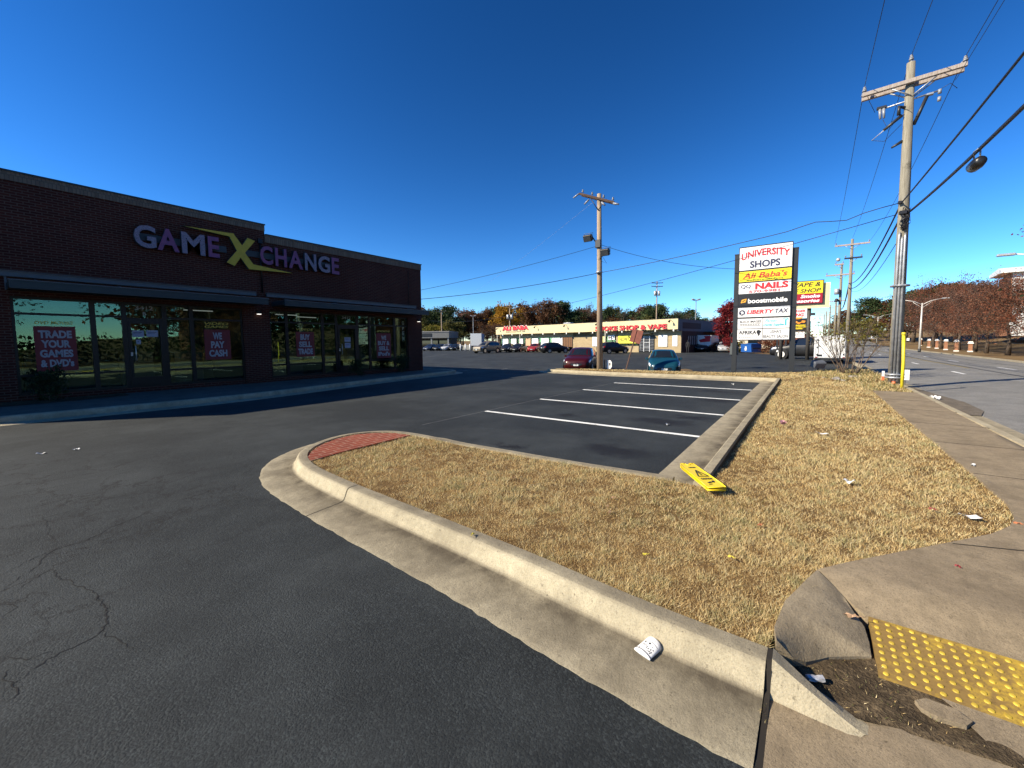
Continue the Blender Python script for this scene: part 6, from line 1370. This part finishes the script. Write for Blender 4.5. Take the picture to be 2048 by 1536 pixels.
BG = [(838, 622, 135, 'far2', 'olive', 50, "olive tree right beside the brick shop's corner"), (858, 615, 140, 'pine1', 'pine', 40, "pine nearest the brick shop's corner"), (893, 606, 135, 'pine2', 'pine', 62, "big dark pine above the grey shop far left"), (905, 640, 120, 'far1', 'olive', 60, "olive tree below the big dark pine"), (870, 650, 118, 'far2', 'yellow', 60, "yellowish tree behind the grey shop"), (922, 632, 140, 'pine1', 'pine', 34, "dark pine left of the twin headed pale lamp"), (950, 622, 138, 'far1', 'brown', 62, "brown tree behind the twin headed pale lamp"), (975, 618, 140, 'far2', 'brown', 40, "brown tree left of the golden tree"), (1012, 608, 122, 'far2', 'gold', 72, "golden autumn tree behind the cream shop's left end"), (985, 650, 108, 'oak1', 'brown', 90, "low russet brown tree behind the box truck"), (1000, 608, 150, 'pine2', 'pine', 50, "pine rising behind the golden tree"), (1046, 606, 140, 'far1', 'brown', 66, "brown tree right of the golden tree"), (1075, 604, 145, 'haze1', 'brown', 60, "nearly bare grey tree on the skyline, left of middle"), (1098, 600, 138, 'far2', 'brown', 70, "rounded brown tree below the skyline pines"), (1122, 597, 140, 'pine2', 'pine', 56, "tallest dark pine left of the floodlight pole"), (1150, 616, 140, 'pine1', 'pine', 46, "dark pine close left of the floodlight pole"), (1172, 628, 140, 'far1', 'brown', 54, "brown tree just left of the floodlight pole"), (1178, 604, 140, 'thin1', None, 30, "bare tree just left of the floodlight pole"), (1214, 608, 130, 'pine1', 'pine', 22, "slim lone pine just right of the floodlight pole"), (1246, 618, 130, 'thin1', None, 46, "bare tree right of the slim lone pine"), (1270, 630, 130, 'haze1', 'brown', 50, "thin brown tree left of the transformer pole"), (1310, 603, 125, 'pine2', 'pine', 62, "dark pine behind the transformer pole"), (1296, 632, 120, 'far1', 'olive', 44, "olive tree at the foot of the transformer pole"), (1352, 617, 130, 'thin1', None, 44, "bare tree right of the transformer pole"), (1372, 624, 130, 'thin1', None, 34, "second bare tree, left of the twin headed lamp"), (1400, 636, 140, 'far2', 'pine', 60, "low dark tree behind the cream shop's right end"), (1428, 637, 130, 'far1', 'red', 34, "small crimson tree behind the cream shop's end"), (1340, 633, 125, 'far2', 'pine', 60, "low dark tree above the cream fascia's right half"), (1225, 636, 125, 'far1', 'brown', 70, "low brown tree above the cream fascia's middle")]
for i, px in enumerate(range(836, 1400, 30)):
    BG.append((px, 613+(i*37) % 15, 158+(i*7) % 12, ('far1', 'far2')[i % 2], ('brown', 'olive', 'pine', 'umber')[i % 4], 62, "%s tree in the far back row, %d along from the brick shop" % (('brown', 'olive', 'dark green', 'brown')[i % 4], i+1)))
for a in BG: bgtree(*a[:6], a[6], "pine_tree" if a[3].startswith('pine') else "tree", TL)
q = site(1455, 704); tree('maple', 63.2, 8.75, 0, 7.0, 1.12, LEAF['red'], "crimson leaved tree left of the pylon sign", "maple_tree")
for i, (px, py_, d, h, lf, l) in enumerate([(1536, 704, 62, 1.5, 'russet', "low russet shrub right of the blue dumpster"), (1570, 708, 60, 2.3, 'russet', "taller russet shrub behind the pylon sign's right post"), (1590, 706, 66, 2.6, 'russet', "russet shrub behind the black off-road vehicle"), (1474, 704, 63, 1.3, 'yellow', "yellow green shrub left of the blue dumpster"), (1434, 704, 66, 1.2, 'russet', "low russet shrub under the crimson tree")]):
    q = ondist(px, py_, d); t = tree('bush', q.x, q.y, 0, h, 1.3, LEAF[lf], l, "shrub"); t['category'] = "shrub"

# ================================================================== litter
cup = thing("paper_cup", "crushed white paper cup with black print lying in the gutter", "paper cup", (1.975, .60, .016)); cup.rotation_euler = (0, R(-4), R(160))
CUPM, nt, p = newmat("printed_paper"); v = pos_node(nt, True); nt.links.new(ramp(nt, noise(nt, v, 60, 3), [(.3, (.60, .60, .60)), (.7, (.80, .80, .79))]), p.inputs['Base Color']); p.inputs['Roughness'].default_value = .6
def cupskin(x, a, off=0.0):      # the mouth (+x) is squashed flat, the base (-x) still round
    q = (x+.048)/.096; w_ = .043+.004*q+off; h_ = .032-.022*q**.8+off; dent = 1-.10*math.exp(-((x-.005)/.018)**2)*max(0, math.sin(a))**3
    return (x+.004*math.sin(2*a+1)*q, w_*math.cos(a), .031-.019*q+h_*math.sin(a)*dent)
b = MB(); n = 24; V = []; XS = (-.048, -.046, -.03, -.015, 0, .015, .03, .041, .0415, .044, .048, .0485)
for i, x in enumerate(XS):
    for j in range(n): V.append(cupskin(x, 2*math.pi*j/n, {0: -.002, 7: 0, 8: .0016, 9: .0018, 10: .0012, 11: -.002}.get(i, 0)))
F = [(i*n+j, i*n+(j+1) % n, (i+1)*n+(j+1) % n, (i+1)*n+j) for i in range(len(XS)-1) for j in range(n)]+[tuple(range(n))[::-1], tuple((len(XS)-1)*n+j for j in range(n))]
b.add(V, F, 0, True); b.build("body", CUPM, cup)
b = MB()
def strip_(x0, x1, a0, a1, k=3, sk=0.0):
    a0, a1 = R(a0), R(a1)
    for i in range(k):
        q0, q1 = a0+(a1-a0)*i/k, a0+(a1-a0)*(i+1)/k; s0, s1 = sk*i/k, sk*(i+1)/k
        b.add([cupskin(x0+s0, q0, .0006), cupskin(x1+s0, q0, .0006), cupskin(x1+s1, q1, .0006), cupskin(x0+s1, q1, .0006)], [(0, 1, 2, 3)])
strip_(-.0215, -.0195, 30, 135, 8); strip_(.0385, .0405, 20, 160, 10); strip_(-.034, -.0335, 40, 120, 6)
for (x, a, w_, h_, sk) in ((-.012, 122, .010, 6, .004), (-.008, 128, .006, 9, -.004), (-.010, 92, .009, 12, 0), (-.004, 64, .004, 6, .003), (.002, 108, .003, 12, .004), (.004, 128, .005, 9, .003), (.008, 116, .006, 6, -.002), (.009, 96, .004, 16, .003), (.014, 78, .005, 10, .004), (.013, 62, .007, 8, -.003), (.018, 90, .006, 5, 0), (.022, 64, .006, 10, .003), (.026, 78, .004, 7, .002), (.020, 48, .008, 8, 0), (.030, 132, .010, 3, .002), (.004, 46, .006, 8, .002), (.028, 52, .005, 8, 0)):
    strip_(x-w_/2, x+w_/2, a-h_/2, a+h_/2, 2, sk)
b.build("print", BLACK, cup)
can = thing("crushed_can", "crushed silver scrap of litter lying in the dirt pocket beside the kerb end", "litter", (2.235, -.085, .03)); can.rotation_euler = (R(10), 0, R(120))
b = MB(); g2 = random.Random(4); V = []
for i in range(6):
    for j in range(10):
        a = 2*math.pi*j/10; V.append((-.035+.014*i, .017*math.cos(a)*(1+g2.uniform(-.3, .2)), .012+.013*math.sin(a)*(1+g2.uniform(-.35, .2))))
b.add(V, [(i*10+j, i*10+(j+1) % 10, (i+1)*10+(j+1) % 10, (i+1)*10+j) for i in range(5) for j in range(10)]+[tuple(range(9, -1, -1)), tuple(range(50, 60))]); b.build("foil", paint("foil", (.7, .7, .72), .3, .5), can)
def scrap(px, py_, z, w_, l_, mt, label, name="paper_scrap", cat="litter", curl=.012, rz=None, seed=0):
    q = site(px, py_, z); r_ = random.Random(seed+px); b = MB(); k = 4; V = []
    for i in range(k+1):
        for j in range(3): V.append((l_*(i/k-.5), w_*(j/2-.5)*(1-.3*abs(i/k-.5)*r_.random()), curl*math.sin(i*1.7+j+seed)+curl*r_.random()))
    b.add(V, [(i*3+j, i*3+j+1, (i+1)*3+j+1, (i+1)*3+j) for i in range(k) for j in range(2)]); o = b.build(name, mt); o.location = (q.x, q.y, z); o.rotation_euler = (0, 0, r_.uniform(0, 6.28) if rz is None else rz); return tag(o, label, cat)
PAP = paint("litter_paper", (.72, .72, .70), .7)
scrap(1940, 1034, .155, .05, .13, PAP, "folded white paper scrap near the pavement corner of the grass", rz=R(80)); scrap(1699, 964, .16, .06, .09, PAP, "white scrap in the middle of the grass", curl=.02); scrap(1644, 867, .16, .05, .17, PAP, "long white scrap on the grass further up"); scrap(1566, 847, .16, .08, .12, paint("pink_paper", (.6, .3, .32), .7), "pinkish scrap on the grass near the lot kerb", curl=.03)
scrap(1946, 931, .158, .03, .10, PAP, "small white scrap on the pavement"); scrap(1870, 797, .05, .12, .2, PAP, "white scraps in the street gutter near the pavement end", curl=.05); scrap(1466, 769, .006, .05, .08, PAP, "small white scrap on the lot by the far kerb", curl=.03); scrap(1335, 850, .006, .05, .08, PAP, "white scrap on a dark stain in the parking bay", curl=.02)
scrap(82, 907, .004, .05, .10, PAP, "pale scrap on the asphalt at the left", curl=.01); scrap(152, 899, .004, .05, .08, PAP, "smaller pale scrap on the asphalt at the left", curl=.01)
LFM = {'b': paint("brown_leaf", (.38, .24, .14), .7), 'r': paint("red_leaf", (.22, .02, .025), .6), 'o': paint("orange_leaf", (.42, .15, .06), .7), 'y': paint("yellow_leaf", (.55, .45, .05), .7)}
def leaf(px, py_, z, s, k, label, rz):
    q = site(px, py_, z); P = []
    for i in range(18):
        a = 2*math.pi*i/18; r_ = s*(.62 if i % 3 == 1 else 1.0 if i % 3 == 0 else .75)*(1.15 if abs(a-math.pi) > 2 else .9); P.append((r_*math.cos(a), r_*.62*math.sin(a), .006*math.sin(i*1.3)+.004))
    b = MB(); b.add([(0, 0, .008)]+P, [(0, i+1, (i+1) % 18+1) for i in range(18)]); b.tube([(-s*.8, 0, .006), (-s*1.5, s*.1, .004)], .002, 4); o = b.build("fallen_leaf", LFM[k]); o.location = (q.x, q.y, z); o.rotation_euler = (0, R(6), rz); tag(o, label, "leaf")
leaf(1704, 1232, .105, .036, 'b', "large pale brown oak leaf lying on the ramp flare", R(100)); leaf(1916, 1133, .158, .020, 'r', "dark red leaf on the pavement corner", R(20)); leaf(2036, 1047, .157, .03, 'o', "orange leaf at the grass tip by the right edge", 1.0); leaf(945, 1069, .165, .022, 'y', "yellow leaf in the grass near the near kerb", .4); leaf(1290, 1109, .165, .022, 'y', "yellow leaf in the grass left of the cup", 2.0); leaf(1462, 1114, .165, .024, 'y', "yellow leaf in the grass further right", 1.2); leaf(1865, 1018, .165, .03, 'r', "dark red leaf in the grass near the pavement", .7); leaf(1520, 1050, .165, .03, 'o', "brownish orange leaf in the middle of the grass", 2.7)
gl = random.Random(12); proto = None
for i in range(34):
    x, y = (gl.uniform(2.45, 4.1), gl.uniform(.4, 4.8)) if i < 16 else (gl.uniform(4.9, 13), gl.uniform(-1.35, .65))
    if x+y*.0 < 3.4 and y < .1: continue
    if i < 16 or not (x < 5.4 and y < -1.2):
        if proto is None:
            leaf(1000, 1000, .16, .017, 'b', "small brown leaf lying loose in the dry grass", 0); proto = [o for o in COL.objects if o.name.startswith("fallen_leaf")][-1]; proto['group'] = "brown leaves scattered in the dry grass"; o = proto
        else: o = proto.copy(); COL.objects.link(o)
        o.location = (x, y, soil_z(x, y)+gl.uniform(.016, .028)); o.rotation_euler = (gl.uniform(-.5, .5), gl.uniform(-.5, .5), gl.uniform(0, 6.28)); sc2 = gl.uniform(.6, 1.3); o.scale = (sc2, sc2, sc2)
# the yellow wet-floor sign thrown down on the kerb end
A4 = [site(1356.7, 933.6, .20), site(1404, 936, .20), site(1452, 981, .17), site(1416, 982.5, .17)]
O_ = A4[3]; ux = (A4[0]-A4[3]); Lc = ux.length; ux.normalize(); vy = (A4[2]-A4[3]); vy = vy-ux*vy.dot(ux); Wc = vy.length; vy.normalize(); nz_ = vy.cross(ux) if vy.cross(ux).z > 0 else ux.cross(vy)
cz = thing("caution_sign", "folded yellow wet floor caution sign lying across the kerb corner", "sign", O_)
CY = paint("caution_yellow", (.82, .60, .012), .35, 0, .08, 8)
def board_(par, name, up_, tilt_, mt):
    P = [(0, 0), (Lc*.06, -Wc*.0), (Lc*.90, Wc*.02), (Lc, Wc*.12), (Lc*.99, Wc*.40), (Lc*.93, Wc*.42), (Lc*.93, Wc*.62), (Lc*.99, Wc*.64), (Lc, Wc*.92), (Lc*.1, Wc*1.0), (0, Wc*.95)]
    b = MB(); n_ = (nz_+vy*tilt_).normalized(); o_ = nz_*up_
    A = [ux*x+vy*y+o_ for x, y in P]; B = [q+n_*.011 for q in A]; n = len(P); fl = ux.cross(vy).dot(nz_) > 0
    f0 = tuple(range(n)); top = tuple(n+i for i in f0); fs = [top if fl else top[::-1], f0[::-1] if fl else f0]+[((i, (i+1) % n, n+(i+1) % n, n+i) if fl else (n+i, n+(i+1) % n, (i+1) % n, i)) for i in range(n)]
    b.add(A+B, fs)
    # raised rim
    for (x0, y0), (x1, y1) in zip(P, P[1:]+P[:1]): b.tube([ux*x0+vy*y0+o_+n_*.011, ux*x1+vy*y1+o_+n_*.011], .006, 5)
    return b.build(name, mt, par)
board_(cz, "lower_board", .0, 0, CY); tb = board_(cz, "upper_board", .026, 0, CY)
OFF = nz_*.0395; tu = -ux; tv = vy if (-ux).cross(vy).dot(nz_) > 0 else -vy
ttx = vy if vy.cross(ux).dot(nz_) > 0 else -vy
# words read from the board's foot: right = across, up = along the board
lettering("CAUTION", BLACK, tb, OFF+ux*Lc*.32+vy*Wc*.5, ttx, ux, width=Wc*.62, height=Lc*.06, bold=.03, depth=.002)
lettering("CUIDADO", BLACK, tb, OFF+ux*Lc*.80+vy*Wc*.5, ttx, ux, width=Wc*.42, height=Lc*.035, bold=.03, depth=.002)
b = MB()
def bar2(a, c, w_):
    a = ux*a[0]*Lc+vy*a[1]*Wc+OFF; c = ux*c[0]*Lc+vy*c[1]*Wc+OFF; d = (c-a).normalized(); s = d.cross(nz_)*w_; b.add([a-s, a+s, c+s, c-s, a-s+nz_*.002, a+s+nz_*.002, c+s+nz_*.002, c-s+nz_*.002], [(4, 5, 6, 7), (0, 1, 5, 4), (1, 2, 6, 5), (2, 3, 7, 6), (3, 0, 4, 7)])
T_ = [(.42, .22), (.42, .80), (.68, .5)]
for i in range(3): bar2(T_[i], T_[(i+1) % 3], .006)
bar2((.47, .5), (.485, .5), .008); bar2((.5, .5), (.60, .5), .006); bar2((.16, .3), (.20, .55), .010); bar2((.18, .62), (.24, .70), .012); bar2((.10, .25), (.12, .45), .004)
for f_ in b.f: pass
b.build("symbol", BLACK, tb)
